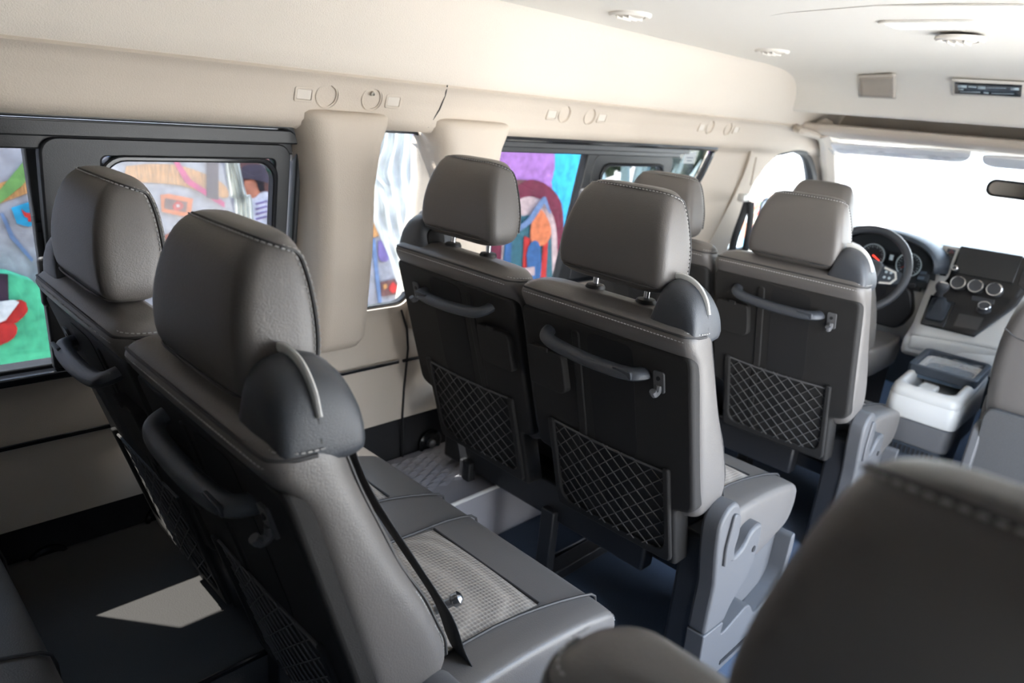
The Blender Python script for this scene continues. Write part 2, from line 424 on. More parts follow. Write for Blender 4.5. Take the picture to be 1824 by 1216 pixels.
# window 1: fixed rear pane, sliding front pane
w1 = empty('window_1', (0, 0, 0)); struct(w1)
yc = (W1[0] + W1[1]) / 2; wd = W1[1] - W1[0]
ring('frame', yc, .925, wd + .02, .535, .05, .02, .03, -.01, .035, 'frame_black', w1, bws=(.03, .028, .028, .02))
b = B(); b.box((gx(1.155) - .02, yc, 1.155), (.05, wd + .01, .030)); b.box((gx(1.13) - .03, yc, 1.128), (.03, wd + .01, .026)); b.build('slide_rail', 'frame_black', w1, bev=.003)
ring('sash', (.352 + .855) / 2, .905, .503, .465, .03, .05, .022, -.012, .016, 'frame_black', w1, bws=(.105, .038, .05, .033))
ring('sash_seal', (.352 + .855) / 2 + .033, .912, .375, .39, .045, .012, .018, -.01, .018, 'gloss_black', w1)
b = B(); b.box((gx(.92) - .03, .365, .91), (.022, .05, .46), Matrix.Rotation(math.radians(-6), 3, 'Y')); b.build('centre_bar', 'frame_black', w1, bev=.004)
win_glass('pane', [(.06, .68), (.36, .68), (.36, 1.14), (.06, 1.14)], .03, 'glass_dark', w1)
win_glass('pane', [(.44, .70), (.83, .70), (.83, 1.11), (.44, 1.11)], .022, 'glass_dark', w1)
b = B(); b.box((gx(.88) - .008, .352, .86), (.02, .035, .10)); b.build('latch', 'black_plastic', w1, bev=.008)
b = B(); b.box((gx(.66) - .0, yc, .668), (.07, wd, .018)); b.build('sill', 'gloss_black', w1, bev=.004)
# window 2: narrow fixed pane
w2 = empty('window_2'); struct(w2)
ring('rim', 1.116, .9365, .31, .50, .055, .012, .03, -.01, .015, 'gloss_black', w2)
win_glass('pane', rrect(1.116, .9365, .30, .49, .05, 5), .03, 'glass_quarter', w2)
# window 3: fixed rear pane, sliding pane, slanted quarter pane
w3 = empty('window_3'); struct(w3)
b = B(); b.box((gx(1.165) - .012, 1.99, 1.166), (.06, 1.08, .026)); b.box((gx(1.15) - .018, 1.96, 1.15), (.035, 1.08, .026)); b.build('slide_rail', 'frame_black', w3, bev=.003)
win_glass('pane', [(1.36, .68), (1.96, .68), (1.96, 1.15), (1.36, 1.15)], .03, 'glass_dark', w3)
b = B(); b.prism([(1.925, .69), (2.0, .69), (2.0, 1.15), (1.945, 1.15)], lambda y, z, h: (gx(z) - .028 + h, y, z), -.015, .02); b.build('centre_bar', 'frame_black', w3, bev=.004)
ring('sash', 2.225, .905, .49, .47, .03, .05, .022, -.012, .016, 'frame_black', w3, bws=(.06, .06, .05, .035))
ring('sash_seal', 2.222, .912, .39, .40, .045, .012, .018, -.01, .018, 'gloss_black', w3)
win_glass('pane', [(2.01, .70), (2.43, .70), (2.43, 1.13), (2.01, 1.13)], .022, 'glass_dark', w3)
win_glass('pane', round_poly([(2.44, .70), (2.52, .86), (2.70, 1.02), (2.735, 1.17), (2.44, 1.17)], .03, 3), .03, 'glass_dark', w3)
p = catmull([(wx(0, z) - .012, y, z) for y, z in W3P[8:]] , 2)
B().tube([(wx(0, z) - .010, y, z) for y, z in W3P], .014, 6, closed=True).build('rim', 'gloss_black', w3)
b = B(); b.prism(rrect(1.955, .965, .035, .12, .014), lambda y, z, h: (gx(z) - .002 + h, y, z), -.01, .025); lt = b.build('latch', 'grey_plastic', w3, bev=.005); 
b = B(); b.prism(rrect(1.958, .885, .022, .05, .01), lambda y, z, h: (gx(z) - .002 + h, y, z), -.005, .012); b.build('latch_hook', 'grey_plastic', w3, bev=.004)
b = B(); b.prism(rrect(2.615, 1.135, .08, .045, .004), lambda y, z, h: (gx(z) - .028 + h, y, z), .0, .001); b.build('sticker', mat('sticker', (.42, .45, .47, 1), .6), w3, smooth=False)
b = B()
for k in range(3): b.box((gx(1.13) - .026, 2.615, 1.148 - k * .012), (.001, .06 - .012 * k, .004))
b.build('sticker_lines', mat('sticker_ink', (.15, .17, .2, 1), .6), w3, smooth=False)
# window 4: driver's door window
w4 = empty('window_4'); struct(w4)
win_glass('pane', DWP, .06, 'glass_clear', w4)
b = B(); b.tube([(wx(0, z) - .02, y, z) for y, z in DWP], .016, 8, closed=True); b.build('seal', 'rubber', w4)
B().tube(catmull([(wx(0, 1.18) - .015, 3.50, 1.185), (wx(0, 1.17) - .015, 3.66, 1.165), (wx(0, 1.08) - .015, 3.82, 1.06), (wx(0, .95) - .015, 3.95, .93), (wx(0, .75) - .015, 3.99, .74)], 4), [.012, .014, .017, .02, .023, .025, .028, .03, .032, .034, .036, .038, .04, .042, .044, .045, .045], 8).build('front_seal', 'rubber', w4)

# ------------------------------------------------------------------ floor trims: wheel box, step plate
b = B()
sec = round_poly([(-1.64, .0), (-1.09, .0), (-1.09, .165), (-1.13, .19), (-1.50, .20), (-1.64, .24)], [.001, .001, .02, .02, .12, .02], 4)
b.prism(sec, lambda x, z, h: (x, h, z), -1.6, .86); struct(b.build('trim_10', 'liner', bev=.006))
strip('trim_11', [(-1.1, -1.6, .196), (-1.1, .86, .196)], .006, 'gloss_black')
b = B(); b.box((-1.475, 1.42, .09), (.33, 1.0, .18)); struct(b.build('trim_12', 'plate', bev=.01))
b = B()
for i in range(7):
    for j in range(7):
        cx = -1.60 + i * .030; cy = 1.15 + j * .06
        q = [b.v((cx - .015, cy, .181)), b.v((cx, cy - .03, .181)), b.v((cx + .015, cy, .181)), b.v((cx, cy + .03, .181))]; t = b.v((cx, cy, .187))
        for k in range(4): b.f((q[k], q[(k + 1) % 4], t))
        if i < 6:
            cx += .015; cy += .03
            q = [b.v((cx - .015, cy, .181)), b.v((cx, cy - .03, .181)), b.v((cx + .015, cy, .181)), b.v((cx, cy + .03, .181))]; t = b.v((cx, cy, .187))
            for k in range(4): b.f((q[k], q[(k + 1) % 4], t))
struct(b.build('trim_13', 'plate', smooth=False))
strip('trim_14', [(-1.312, .95, .182), (-1.312, 1.9, .182)], .006, 'pale_plastic')

#SEATS
# ------------------------------------------------------------------ passenger seats
# local frame of a bench: x across, y forward from the top rear edge of the backrests, z up from the floor
BACK = [(.455, .150, .235, .195), (.475, .128, .250, .214), (.50, .110, .257, .222), (.545, .098, .246, .226), (.636, .070, .203, .226), (.70, .050, .163, .2255), (.767, .030, .131, .224), (.83, .009, .100, .2225), (.850, -.003, .092, .2215), (.866, -.017, .087, .221), (.882, -.028, .082, .220), (.895, -.0315, .077, .2185), (.905, -.027, .072, .214), (.914, -.015, .064, .205), (.920, .004, .052, .190)]
def ringpts(fx, z, yr, yf, hw, rr=.03, rf=.045, n=5):
    p = []
    d = yf - yr; rr = min(rr, d * .45, hw * .45); rf = min(rf, d * .5, hw * .45)
    for (sx, front, a0) in ((1, 1, 0), (-1, 1, 90), (-1, 0, 180), (1, 0, 270)):
        r = rf if front else rr
        for k in range(n + 1):
            a = math.radians(a0 + 90 * k / n)
            cy = yf - r if front else yr + r
            p.append((fx(sx * (hw - r) + r * math.cos(a)), cy + r * math.sin(a), z))
    return p
def pad(name, levels, fx, m, parent, rr=.03, rf=.045, sub=1, topz=None):
    rings = [ringpts(fx, z, yr, yf, hw, rr, rf) for z, yr, yf, hw in levels]
    def inset(r, k, dz):
        c = Vector((sum(p[0] for p in r) / len(r), sum(p[1] for p in r) / len(r), r[0][2])); return [tuple(c + (Vector(p) - c) * k + Vector((0, 0, dz))) for p in r]
    rings = [inset(rings[0], .3, -.006), inset(rings[0], .8, -.004)] + rings + [inset(rings[-1], .80, .004), inset(rings[-1], .3, .005)]
    return B().loft(rings).build(name, m, parent, sub=sub)

HEAD = [(0, -.010, .060, .114), (.010, -.022, .074, .128), (.03, -.028, .080, .1335), (.07, -.030, .083, .130), (.11, -.026, .082, .1215), (.145, -.016, .078, .112), (.165, -.007, .071, .1055), (.178, .004, .062, .098), (.184, .014, .054, .089)]
def headrest(parent, fx, raise_=0.0, zb=.918):
    h = pad('headrest', [(zb + z, a + .012, b_ + .012, c) for z, a, b_, c in HEAD], fx, 'leather', parent, .022, .034)
    # stitched seam round the back face
    path = []
    side = [(z, b_ + .012 - .0145, c - .0062) for z, a, b_, c in HEAD if .02 < z < .17]
    for z, y_, x_ in side: path.append((fx(-(x_ + .0004)), y_, zb + z))
    path += [(fx(-.1025), .052, zb + .1725), (fx(-.095), .036, zb + .1785), (fx(-.08), .027, zb + .182), (fx(-.04), .0235, zb + .1835), (fx(0), .0225, zb + .1838), (fx(.04), .0235, zb + .1835), (fx(.08), .027, zb + .182), (fx(.095), .036, zb + .1785), (fx(.1025), .052, zb + .1725)]
    for z, y_, x_ in side[::-1]: path.append((fx(x_ + .0004), y_, zb + z))
    path = catmull(path, 4)
    B().tube(path, .0021, 6).build('seam', 'leather_seam', h)
    c = Vector((fx(0), .04, zb + .09))
    inner = [p + Vector((.0022 * (1 if p.x > c.x else -1) * ss(.08, .1, abs(p.x - c.x)), -.0052, .0004)) + (c - p).normalized() * .0006 for p in path]
    outer = [p + Vector((-.0035 * (1 if p.x > c.x else -1) * ss(.08, .1, abs(p.x - c.x)), .0048, 0)) + (c - p).normalized() * .0002 for p in path]
    b = B(); stitches(b, inner); stitches(b, outer); b.build('stitching', 'thread', h)
    bt = [(fx(x), y + .012, zb + .012) for x, y in [(-.123, .02), (-.118, -.012), (-.09, -.0245), (0, -.0255), (.09, -.0245), (.118, -.012), (.123, .02)]]
    B().tube(catmull(bt, 3), .0022, 6).build('lower_seam', 'leather_seam', h)
    for s in (-1, 1): B().tube([(fx(s * .064), .045, zb - .06), (fx(s * .064), .045, zb + .03)], .0062, 10).build('post', 'chrome', h)
    h.location.z = raise_
    return h

def yrear(z): return (.862 - z) * .31
def backrest(parent, cx, s, raise_=0.0, hx=0.0, guide=True):
    fx = lambda u: cx + s * u
    o = pad('backrest', BACK, fx, 'leather', parent, .028, .05)
    # top seam and stitches
    pth = catmull([(fx(-.2165), .026, .899), (fx(-.2155), .0, .900), (fx(-.205), -.0205, .9015), (fx(-.185), -.027, .903), (fx(-.1), -.028, .9035), (fx(0), -.0281, .9035), (fx(.1), -.028, .9035), (fx(.185), -.027, .903), (fx(.205), -.0205, .9015), (fx(.2155), .0, .900), (fx(.2165), .026, .899)], 4)
    B().tube(pth, .0024, 6).build('seam', 'leather_seam', o)
    b = B(); stitches(b, [p + Vector((0, .009, .0055)) for p in pth]); stitches(b, [p + Vector((0, -.0022, -.010)) for p in pth]); b.build('stitching', 'thread', o)
    fp = []
    for z in (.88, .83, .767, .70, .636, .59, .545, .51):
        yr_, yf_, hw_ = interp(BACK, z); r_ = min(.05, (yf_ - yr_) * .5)
        fp.append((fx(hw_ - r_ + r_ * .66), yf_ - r_ + r_ * .755, z))
    fp = catmull(fp, 3)
    B().tube(fp, .0022, 6).build('side_seam', 'leather_seam', o)
    b = B(); stitches(b, [p + Vector((0, -.006, 0)) + Vector((s * .0022, 0, 0)) for p in fp]); b.build('side_stitching', 'thread', o)
    # moulded back panel
    out = round_poly([(-.216, .860), (.217, .864), (.222, .50), (.176, .486), (.176, .326), (-.176, .318), (-.176, .486), (-.216, .49)], [.02, .02, .035, .01, .012, .012, .01, .02], 5)
    fn = lambda u, z, h: (fx(u), yrear(z) + h, z)
    pn = B().prism(out, fn, -.015, .045).build('back_panel', 'shell', o, bev=.011, seg=4)
    # raised frame below and beside the pocket, groove and painted recess shade behind handle
    pr = round_poly([(-.168, .585), (-.150, .585), (-.150, .372), (-.135, .352), (.135, .358), (.152, .378), (.152, .592), (.168, .592), (.168, .335), (-.168, .328)], [.006, .006, .02, .02, .02, .02, .006, .006, .018, .018], 3)
    B().prism(pr, fn, -.024, -.006).build('pocket_frame', 'shell', o, bev=.004)
    b = B()
    b.prism(round_poly([(-.03, .845), (.085, .847), (.085, .60), (.055, .52), (.03, .40), (-.01, .40), (-.03, .6)], .02, 4), fn, -.0158, -.0148)
    b.build('recess_shade', 'recess_shade', o, smooth=False)
    b = B(); b.prism(round_poly([(-.072, .84), (-.050, .84), (-.052, .6), (-.072, .37), (-.09, .37), (-.075, .6)], .01, 3), fn, -.018, -.008); b.build('rib', 'shell', o, bev=.005)
    # grab handle
    hp = [(-.135, -.008, .822), (-.128, -.034, .812), (-.10, -.045, .803), (-.02, -.049, .796), (.055, -.047, .795), (.098, -.040, .797), (.112, -.022, .799), (.113, -.004, .800)]
    pts = catmull([(fx(u), yrear(z) + y, z) for u, y, z in hp], 5)
    hd = B().tube(pts, .0155, 10, flat=.75).build('handle', 'slate', o)
    B().prism(rrect(.085, .797, .045, .018, .004), lambda u, z, h: (fx(u), yrear(z) + h, z), -.0555, -.048).build('handle_cap', 'slate', o, bev=.002)
    # folded cup tray with catch
    B().prism(round_poly([(-.198, .773), (-.098, .773), (-.092, .765), (-.090, .685), (-.104, .672), (-.194, .672), (-.198, .68)], [.016] * 7, 3), fn, -.034, -.008).build('cup_tray', 'shell', o, bev=.007, seg=3)
    b = B(); b.prism(rrect(-.142, .772, .022, .012, .004), fn, -.037, -.030); b.build('catch', 'shell', o, bev=.002)
    # coat hook
    b = B(); b.prism(rrect(.147, .792, .024, .046, .005), fn, -.020, -.010)
    b.tube(catmull([(fx(.147), yrear(.785) - .018, .785), (fx(.147), yrear(.77) - .024, .772), (fx(.147), yrear(.765) - .036, .768), (fx(.147), yrear(.775) - .041, .777)], 3), .007, 8); b.build('hook', 'grey_plastic', o, bev=.002)
    B().lathe([(.0045, -.0215), (.0045, -.019)], (fx(.147), yrear(.80), .80), (0, 1, 0), 10).build('hook_screw', 'rubber', o)
    # net pocket
    b = B(); u0, u1, z0, z1 = -.150, .152, .352, .580
    bulge = lambda u, z: -.016 - .012 * (1 - ((u - .001) / .152) ** 2) * (1 - ((z - z0) / (z1 - z0)) * .6)
    def seg(u, z, u2, z2):
        if (u - u2) == 0: return
        q = []
        for k in range(7):
            t = k / 6; q.append((fx(u + (u2 - u) * t), yrear(z + (z2 - z) * t) + bulge(u + (u2 - u) * t, z + (z2 - z) * t), z + (z2 - z) * t))
        b.tube(q, .0014, 5)
    H = z1 - z0; sl = 1.05
    for k in range(-8, 10):
        for d in (1, -1):
            xs = u0 + k * .0405 if d > 0 else u1 - k * .0405
            a = (xs, z0); e = (xs + d * H * sl, z1)
            t0, t1 = 0, 1
            lo, hi = u0, u1
            for lim in (lo, hi):
                pass
            def par(x): return (x - a[0]) / (e[0] - a[0])
            ta, tb = sorted((par(lo), par(hi))); t0 = max(0, ta); t1 = min(1, tb)
            if t1 - t0 > .03: seg(a[0] + (e[0] - a[0]) * t0, z0 + H * t0, a[0] + (e[0] - a[0]) * t1, z0 + H * t1)
    q = [(fx(u0 + (u1 - u0) * k / 8), yrear(z1 - .006 * math.sin(PI * k / 8)) - .018, z1 - .006 * math.sin(PI * k / 8)) for k in range(9)]
    b.tube(q, .0028, 6); b.build('net', 'net', o)
    # belt guide on the outer shoulder
    gs = []
    for y, k, zt in ((-.016, .55, .948), (-.010, .86, .977), (.004, .97, .9905), (.03, 1.0, .996), (.06, .97, .990), (.085, .86, .970), (.096, .62, .937)):
        top = zt - .885
        prof = [(.088 + .02 * (1 - k), .0), (.098, .12), (.110, .36), (.117, .62), (.121, .84), (.130, .96), (.144, 1.0), (.163, .97), (.183, .87), (.199, .68), (.209, .44), (.214, .18), (.214 - .012 * (1 - k), 0), (.20, -.12), (.11, -.10)]
        gs.append([(fx(.157 + (u - .155) * (.75 + .25 * k)), y, .885 + max(f_, -.2) * top) for u, f_ in prof])
    g = B().loft(gs).build('belt_guide', 'slate', o, sub=1)
    ip = [(fx(u), y, z) for u, y, z in ((.132, .028, .9945), (.146, .028, .9965), (.164, .029, .993), (.182, .030, .983), (.1985, .031, .963), (.2075, .032, .938))]
    B().tube(catmull(ip, 4), .0062, 8, flat=.55, ref=(0, 1, 0)).build('guide_strip', 'pale_plastic', o)
    B().tube([(fx(.2075), .031, .938), (fx(.213), .032, .912), (fx(.2145), .033, .885)], .0016, 6).build('guide_seam', 'rubber', o)
    b = B(); b.prism(rrect(0, 0, .055, .052, .02), lambda a, c, h: (fx(.1095 + .012 * (c + .03) / .06 + h), a + .03, .932 + c), -.004, .0035); b.build('guide_shade', 'recess_shade', o, bev=.003)  # dark patch painting in the shade of the guide's concave inner face
    # head restraint collars, shoulder belt
    for k in (-1, 1): B().lathe([(.021, .908), (.021, .926), (.018, .931), (.009, .932)], (fx(k * .064) + hx, .045, 0), (0, 0, 1), 18).build('post_collar', 'rubber', o)
    bl = [(.148, .074, .945), (.150, .086, .90), (.150, .125, .80), (.150, .205, .66), (.155, .272, .54), (.163, .30, .46), (.178, .315, .42)]
    P = []
    for q in catmull(bl, 5): P.append([(fx(q[0] - .023), q[1] + .005, q[2]), (fx(q[0] + .023), q[1] + .003, q[2])])
    B().grid(P).build('seat_belt', 'webbing', o, solid=.0014)
    headrest(parent, lambda u: fx(u) + hx, raise_)
    return o

def cushion(parent, x0, x1, centers):
    prof = round_poly([(.235, .44), (.40, .437), (.56, .417), (.655, .392), (.664, .33), (.640, .278), (.43, .232), (.36, .30)], [.03, .2, .12, .03, .03, .03, .03, .03], 5)
    c = (.45, .33); rings = []
    for x, k in ((x0, .80), (x0 + .003, .92), (x0 + .012, .975), (x0 + .03, 1), (x1 - .03, 1), (x1 - .012, .975), (x1 - .003, .92), (x1, .80)):
        rings.append([(x, c[0] + (y - c[0]) * (1 - (1 - k) * .45), c[1] + (z - c[1]) * k) for y, z in prof])
    cu = B().loft(rings).build('seat_cushion', 'leather', parent, sub=1)
    top = [(.26, .4405), (.33, .4405), (.40, .437), (.46, .431), (.52, .424), (.56, .418), (.61, .407), (.642, .397), (.656, .386), (.662, .365), (.663, .33)]
    b = B()
    for cx in centers:
        for u in (-.152, .150):
            b.tube([(cx + u + (.02 if u > 0 else -.02) * ss(.40, .66, y), y, z + .0005) for y, z in top], .0028, 6)
        b.tube([(cx - .15, .515, .4255), (cx + .148, .515, .4255)], .0026, 6)
    b.build('seams', 'leather_seam', cu)
    for cx in centers:
        P = []
        for k in range(9):
            y = .24 + (.511 - .24) * k / 8; z = interp([(a, b_) for a, b_ in top], y)[0]
            P.append([(cx - .149 + .297 * i / 8, y, z + .003 + .004 * math.sin(PI * i / 8) - (.004 if i in (0, 8) or k == 8 else 0)) for i in range(9)])
        B().grid(P).build('seat_insert', 'insert', cu)
    return cu
def end_stitch(cu, x, s):
    pth = [(x - s * .010, y, z - .002) for y, z in [(.30, .432), (.40, .428), (.46, .422), (.52, .415), (.56, .409), (.61, .398), (.642, .386), (.653, .372)]]
    B().tube(catmull(pth, 3), .0024, 6).build('end_seam', 'leather_seam', cu)
    b = B(); stitches(b, [Vector(p) + Vector((-s * .006, 0, .0022)) for p in catmull(pth, 3)]); stitches(b, [Vector(p) + Vector((s * .004, 0, -.005)) for p in catmull(pth, 3)]); b.build('end_stitching', 'thread', cu)

def side_base(parent, x, s):
    """plastic side of the seat base towards the aisle"""
    fn = lambda y, z, h: (x + s * h, y, z)
    up = round_poly([(.188, .17), (.19, .30), (.165, .40), (.155, .47), (.185, .505), (.225, .505), (.248, .475), (.255, .42), (.248, .375), (.262, .345), (.305, .352), (.33, .39), (.385, .395), (.392, .33), (.372, .255), (.335, .225), (.30, .20), (.282, .165)], [.01, .02, .03, .03, .03, .03, .03, .03, .02, .02, .03, .02, .02, .03, .03, .02, .02, .01], 4)
    sc = B().prism(up, fn, -.012, .034).build('side_cover', 'grey_plastic', parent, bev=.008, seg=3)
    lv = round_poly([(.205, .485), (.238, .47), (.245, .42), (.236, .385), (.25, .345), (.225, .36), (.205, .345), (.195, .40)], .015, 4)
    B().prism(lv, fn, .030, .041).build('recliner_lever', 'grey_plastic', sc, bev=.003)
    B().lathe([(.008, -.036), (.008, -.0335)], (x + s * .0, .36, .33), (-s, 0, 0), 14).build('bolt_hole', 'rubber', sc)
    lo = round_poly([(.188, .168), (.282, .163), (.276, .128), (.30, .125), (.40, .148), (.425, .138), (.455, .098), (.48, .093), (.575, .118), (.60, .15), (.605, .262), (.622, .270), (.630, .235), (.622, .10), (.600, .0), (.30, .0), (.20, .0)], [.005, .01, .01, .02, .02, .02, .02, .02, .03, .03, .01, .008, .02, .05, .02, .01, .01], 4)
    fr = B().prism(lo, fn, -.012, .034).build('base_frame', 'grey_plastic', parent, bev=.008, seg=3)
    b = B(); b.box((x + s * .034, .375, .028), (.004, .135, .012)); b.box((x + s * .034, .535, .032), (.004, .10, .010)); b.build('base_slot', 'rubber', fr, smooth=False)
    B().prism(round_poly([(.26, .10), (.61, .09), (.62, .30), (.40, .34), (.26, .26)], .03, 4), fn, -.03, -.010).build('inner_cover', 'grey_plastic', parent, bev=.005)
    b = B(); b.box((x - s * .035, .245, .20), (.07, .10, .40)); b.build('recliner_post', 'black_plastic', parent, bev=.01)

def bench(s_guides=True):
    r = empty('double_seat')
    cu = cushion(r, -.458, .458, (.228, -.228)); end_stitch(cu, .458, 1)
    backrest(r, .228, 1); backrest(r, -.228, -1)
    side_base(r, .452, 1)
    b = B(); b.box((0, .46, .245), (.84, .36, .05)); b.box((-.10, .25, .26), (.76, .05, .11)); b.build('seat_pan', 'black_plastic', r, bev=.008)
    for x in (-.02, -.36):
        b = B(); b.box((x, .22, .12), (.045, .03, .24)); b.box((x, .56, .12), (.045, .03, .24)); b.box((x, .39, .018), (.05, .42, .036)); b.build('leg', 'black_plastic', r, bev=.004)
    b = B(); b.lathe([(.008, 0), (.008, .03), (.012, .034), (.012, .045), (.006, .05)], (.30, .335, .455), (.5, .7, .5), 12); b.build('belt_anchor', 'steel', r)
    return r
MT['net'] = mat('net', (.085, .08, .077, 1), .7)
YB = 1.13; PITCH_A = .797; PITCH_C = .8366
base = bench()
rows = [(YB, 'raised', 'middle bench of two grey seats, headrests raised on chrome posts, tall net pockets in shade'),
        (YB - PITCH_A, None, 'nearest bench of two grey leather seats, stitched headrests in front of the rear sliding window'),
        (YB + PITCH_C, None, 'far bench of two grey seats just behind the driver, brightly lit net pocket'),
        (YB - PITCH_A - .80, None, 'grey bench cut off at the lower left corner, only its cushion edge beside the wall')]
for i, (y, k, lab) in enumerate(rows):
    r = base if i == 0 else copy_tree(base)
    r.location = (XC - .398, y, 0)
    tag(r, lab, 'seat', 'double bench seats along the left wall')
    for ch in r.children:
        if ch.name.startswith('headrest'): ch.location.z = .040 if k else .006
# single seat in front of the camera
r = empty('single_seat', (-.03, .337, 0))
tag(r, 'single grey seat at lower right closest to the viewer, blurred stitched headrest', 'seat')
cu = cushion(r, -.228, .228, (0,)); end_stitch(cu, -.228, -1)
backrest(r, 0, 1, .010, .036)
side_base(r, -.224, -1)
b = B(); b.box((0, .46, .245), (.42, .36, .05)); b.build('seat_pan', 'black_plastic', r, bev=.008)
b = B(); b.box((.14, .39, .11), (.045, .40, .22)); b.build('leg', 'black_plastic', r, bev=.004)
#FRONT
# ------------------------------------------------------------------ cab: trims
def zc(y):
    return interp([(p[0], p[1]) for p in CPS], y)[0]
def bulk(px, py):
    lo = None
    for k in range(400):
        y = 2.3 + k * .0023; q = at(px, py, y=y)
        if q.z > zc(y) - .0005: return q
    return at(px, py, y=3.0)
# edge of the side trim in front of the last window and its shadow step
pe = [at(1180, 196, x=-1.475), at(1290, 209, x=-1.485), at(1325, 215, x=-1.49), at(1341, 229, x=-1.50), at(1339, 262, x=-1.53), at(1322, 315, x=-1.56), at(1290, 380, x=-1.59), at(1255, 445, x=-1.61)]
strip('trim_15', catmull(pe, 5), .006, 'cream')
p2 = [at(1440, 395, x=-1.44)]
# A pillar, door frame, roof rail of the windscreen
for k, s in ((16, -1), (17, 1)):
    X = lambda x: x if s < 0 else 2 * XC - x
    strip('trim_%d' % k, catmull([(X(-1.40), 3.42, 1.30), (X(-1.44), 3.60, 1.255), (X(-1.495), 3.82, 1.14), (X(-1.54), 4.05, .98), (X(-1.57), 4.3, .80)], 5), .045, 'cream')
# windscreen
w5 = empty('window_5'); struct(w5)
P = []
for j in range(7):
    t = j / 6; row = []
    for i in range(13):
        u = -1 + i / 6; row.append((XC + u * (.80 + .12 * (1 - t)), 4.32 - .75 * t + .16 * (1 - u * u) * (1 - .3 * t), .80 + .47 * t))
    P.append(row)
B().grid(P).build('windscreen_glass', 'glass_clear', w5)
# shelf above the windscreen: header bar, recess
b = B()
sec = round_poly([(3.33, 1.318), (3.40, 1.322), (3.70, 1.30), (3.72, 1.255), (3.55, 1.262), (3.42, 1.266), (3.345, 1.285)], [.02, .01, .01, .01, .02, .02, .02], 4)
P = []
for i in range(17):
    u = -1 + i / 8; P.append([(XC + u * .83, y + .05 * (1 - u * u), z) for y, z in sec])
b.loft(P); struct(b.build('trim_19', 'cream', bev=0))
b = B(); b.box((XC, 3.74, 1.36), (1.9, .02, .16)); struct(b.build('trim_20', 'lower_panel', smooth=False))
b = B(); b.box((XC, 3.60, 1.398), (1.9, .5, .01)); struct(b.build('trim_21', 'lower_panel', smooth=False))
b = B(); b.box((XC, 4.25, .28), (2.1, .05, .86)); struct(b.build('wall_front', 'carpet_black', smooth=False))

# driver belt on the door pillar
bt = empty('seat_belt'); tag(bt, "black driver's seat belt hanging on the cream door pillar", 'seat belt')
P = []
for q in catmull([at(1331, 358, x=-1.50), at(1322, 385, x=-1.505), at(1308, 425, x=-1.51), at(1298, 470, x=-1.515)], 4): P.append([q + Vector((-.002, -.028, 0)), q + Vector((.008, .022, 0))])
B().grid(P).build('strap', 'webbing', bt, solid=.002)
P = []
for q in catmull([at(1337, 360, x=-1.49), at(1334, 400, x=-1.49), at(1325, 450, x=-1.49)], 4): P.append([q + Vector((-.002, -.020, 0)), q + Vector((.008, .020, 0))])
B().grid(P).build('strap', 'webbing', bt, solid=.002)
c = at(1325, 352, x=-1.50); B().box(c, (.03, .075, .035)).build('upper_anchor', 'pale_plastic', bt, bev=.008)
B().tube([at(1348, 280, x=-1.52), at(1338, 330, x=-1.52)], .010, 6, flat=.5).build('height_slot', 'lower_panel', bt)

# ------------------------------------------------------------------ cab: seats
def cab_seat(name, cx, y0, label, zt, head_z):
    r = empty(name, (cx, y0, 0)); tag(r, label, 'seat')
    fx = lambda u: u
    L = [(.40, .22, .36, .20), (.45, .19, .36, .222), (.55, .145, .31, .232), (.68, .085, .235, .232), (.78, .04, .17, .222), (zt - .06, .010, .125, .205), (zt - .02, .004, .105, .19), (zt, .02, .085, .165)]
    o = pad('backrest', L, fx, 'leather', r, .045, .05)
    for u in (-.13, .13): B().tube(catmull([(u, .012, zt - .01), (u, .006, zt - .03), (u * 1.02, .018, .82), (u * 1.05, .06, .735)], 4), .002, 6).build('seam', 'leather_seam', o)
    B().tube(catmull([(-.215, .045, .78), (-.16, .05, .755), (0, .051, .753), (.16, .05, .755), (.215, .045, .78)], 4), .002, 6).build('seam', 'leather_seam', o)
    b = B(); b.prism(round_poly([(-.215, .505), (.215, .505), (.215, .22), (-.215, .22)], .03, 4), lambda u, z, h: (u, interp([(.2, .20), (.40, .195), (.45, .172), (.56, .132)], z)[0] + h, z), -.012, .03); b.build('felt_cover', 'felt', o, bev=.006)
    cu = B().loft([[(x, .46 + (y - .46) * k, .45 + (z - .45) * k) for y, z in round_poly([(.22, .52), (.45, .505), (.58, .525), (.62, .47), (.58, .39), (.25, .39)], [.03, .2, .05, .05, .04, .03], 4)] for x, k in ((-.245, .86), (-.235, .96), (-.20, 1), (.20, 1), (.235, .96), (.245, .86))]).build('seat_cushion', 'leather', r, sub=1)
    h = pad('headrest', [(head_z + z * 1.0, a + .02, b_ + .02, c * .93) for z, a, b_, c in HEAD], fx, 'leather', r, .03, .034)
    for s in (-1, 1): B().tube([(s * .06, .05, zt - .08), (s * .06, .05, head_z + .03)], .006, 8).build('post', 'chrome', h)
    b = B(); b.box((0, .46, .20), (.40, .44, .40)); b.build('seat_base', 'carpet_black', r, bev=.02)
    for s in (-1, 1):
        b = B(); b.prism(round_poly([(.16, .43), (.24, .44), (.30, .36), (.30, .22), (.20, .18), (.15, .28)], .03, 4), lambda y, z, h: (s * (.205 + h), y, z), 0, .03); b.build('hinge_cover', 'grey_plastic', r, bev=.006)
        b = B(); b.box((s * .215, .20, .165), (.05, .09, .05)); b.tube([(s * .215, .16, .19), (s * .215, .23, .15)], .016, 8); b.build('floor_latch', 'black_plastic', r, bev=.005)
    return r
cab_seat('driver_seat', -1.035, 2.60, "driver's grey seat, headrest against the bright windscreen behind the steering wheel", .915, .925)
cab_seat('passenger_seat', -.145, 2.43, 'grey front passenger seat at the right edge, plain back with felt lower cover', .905, .95)

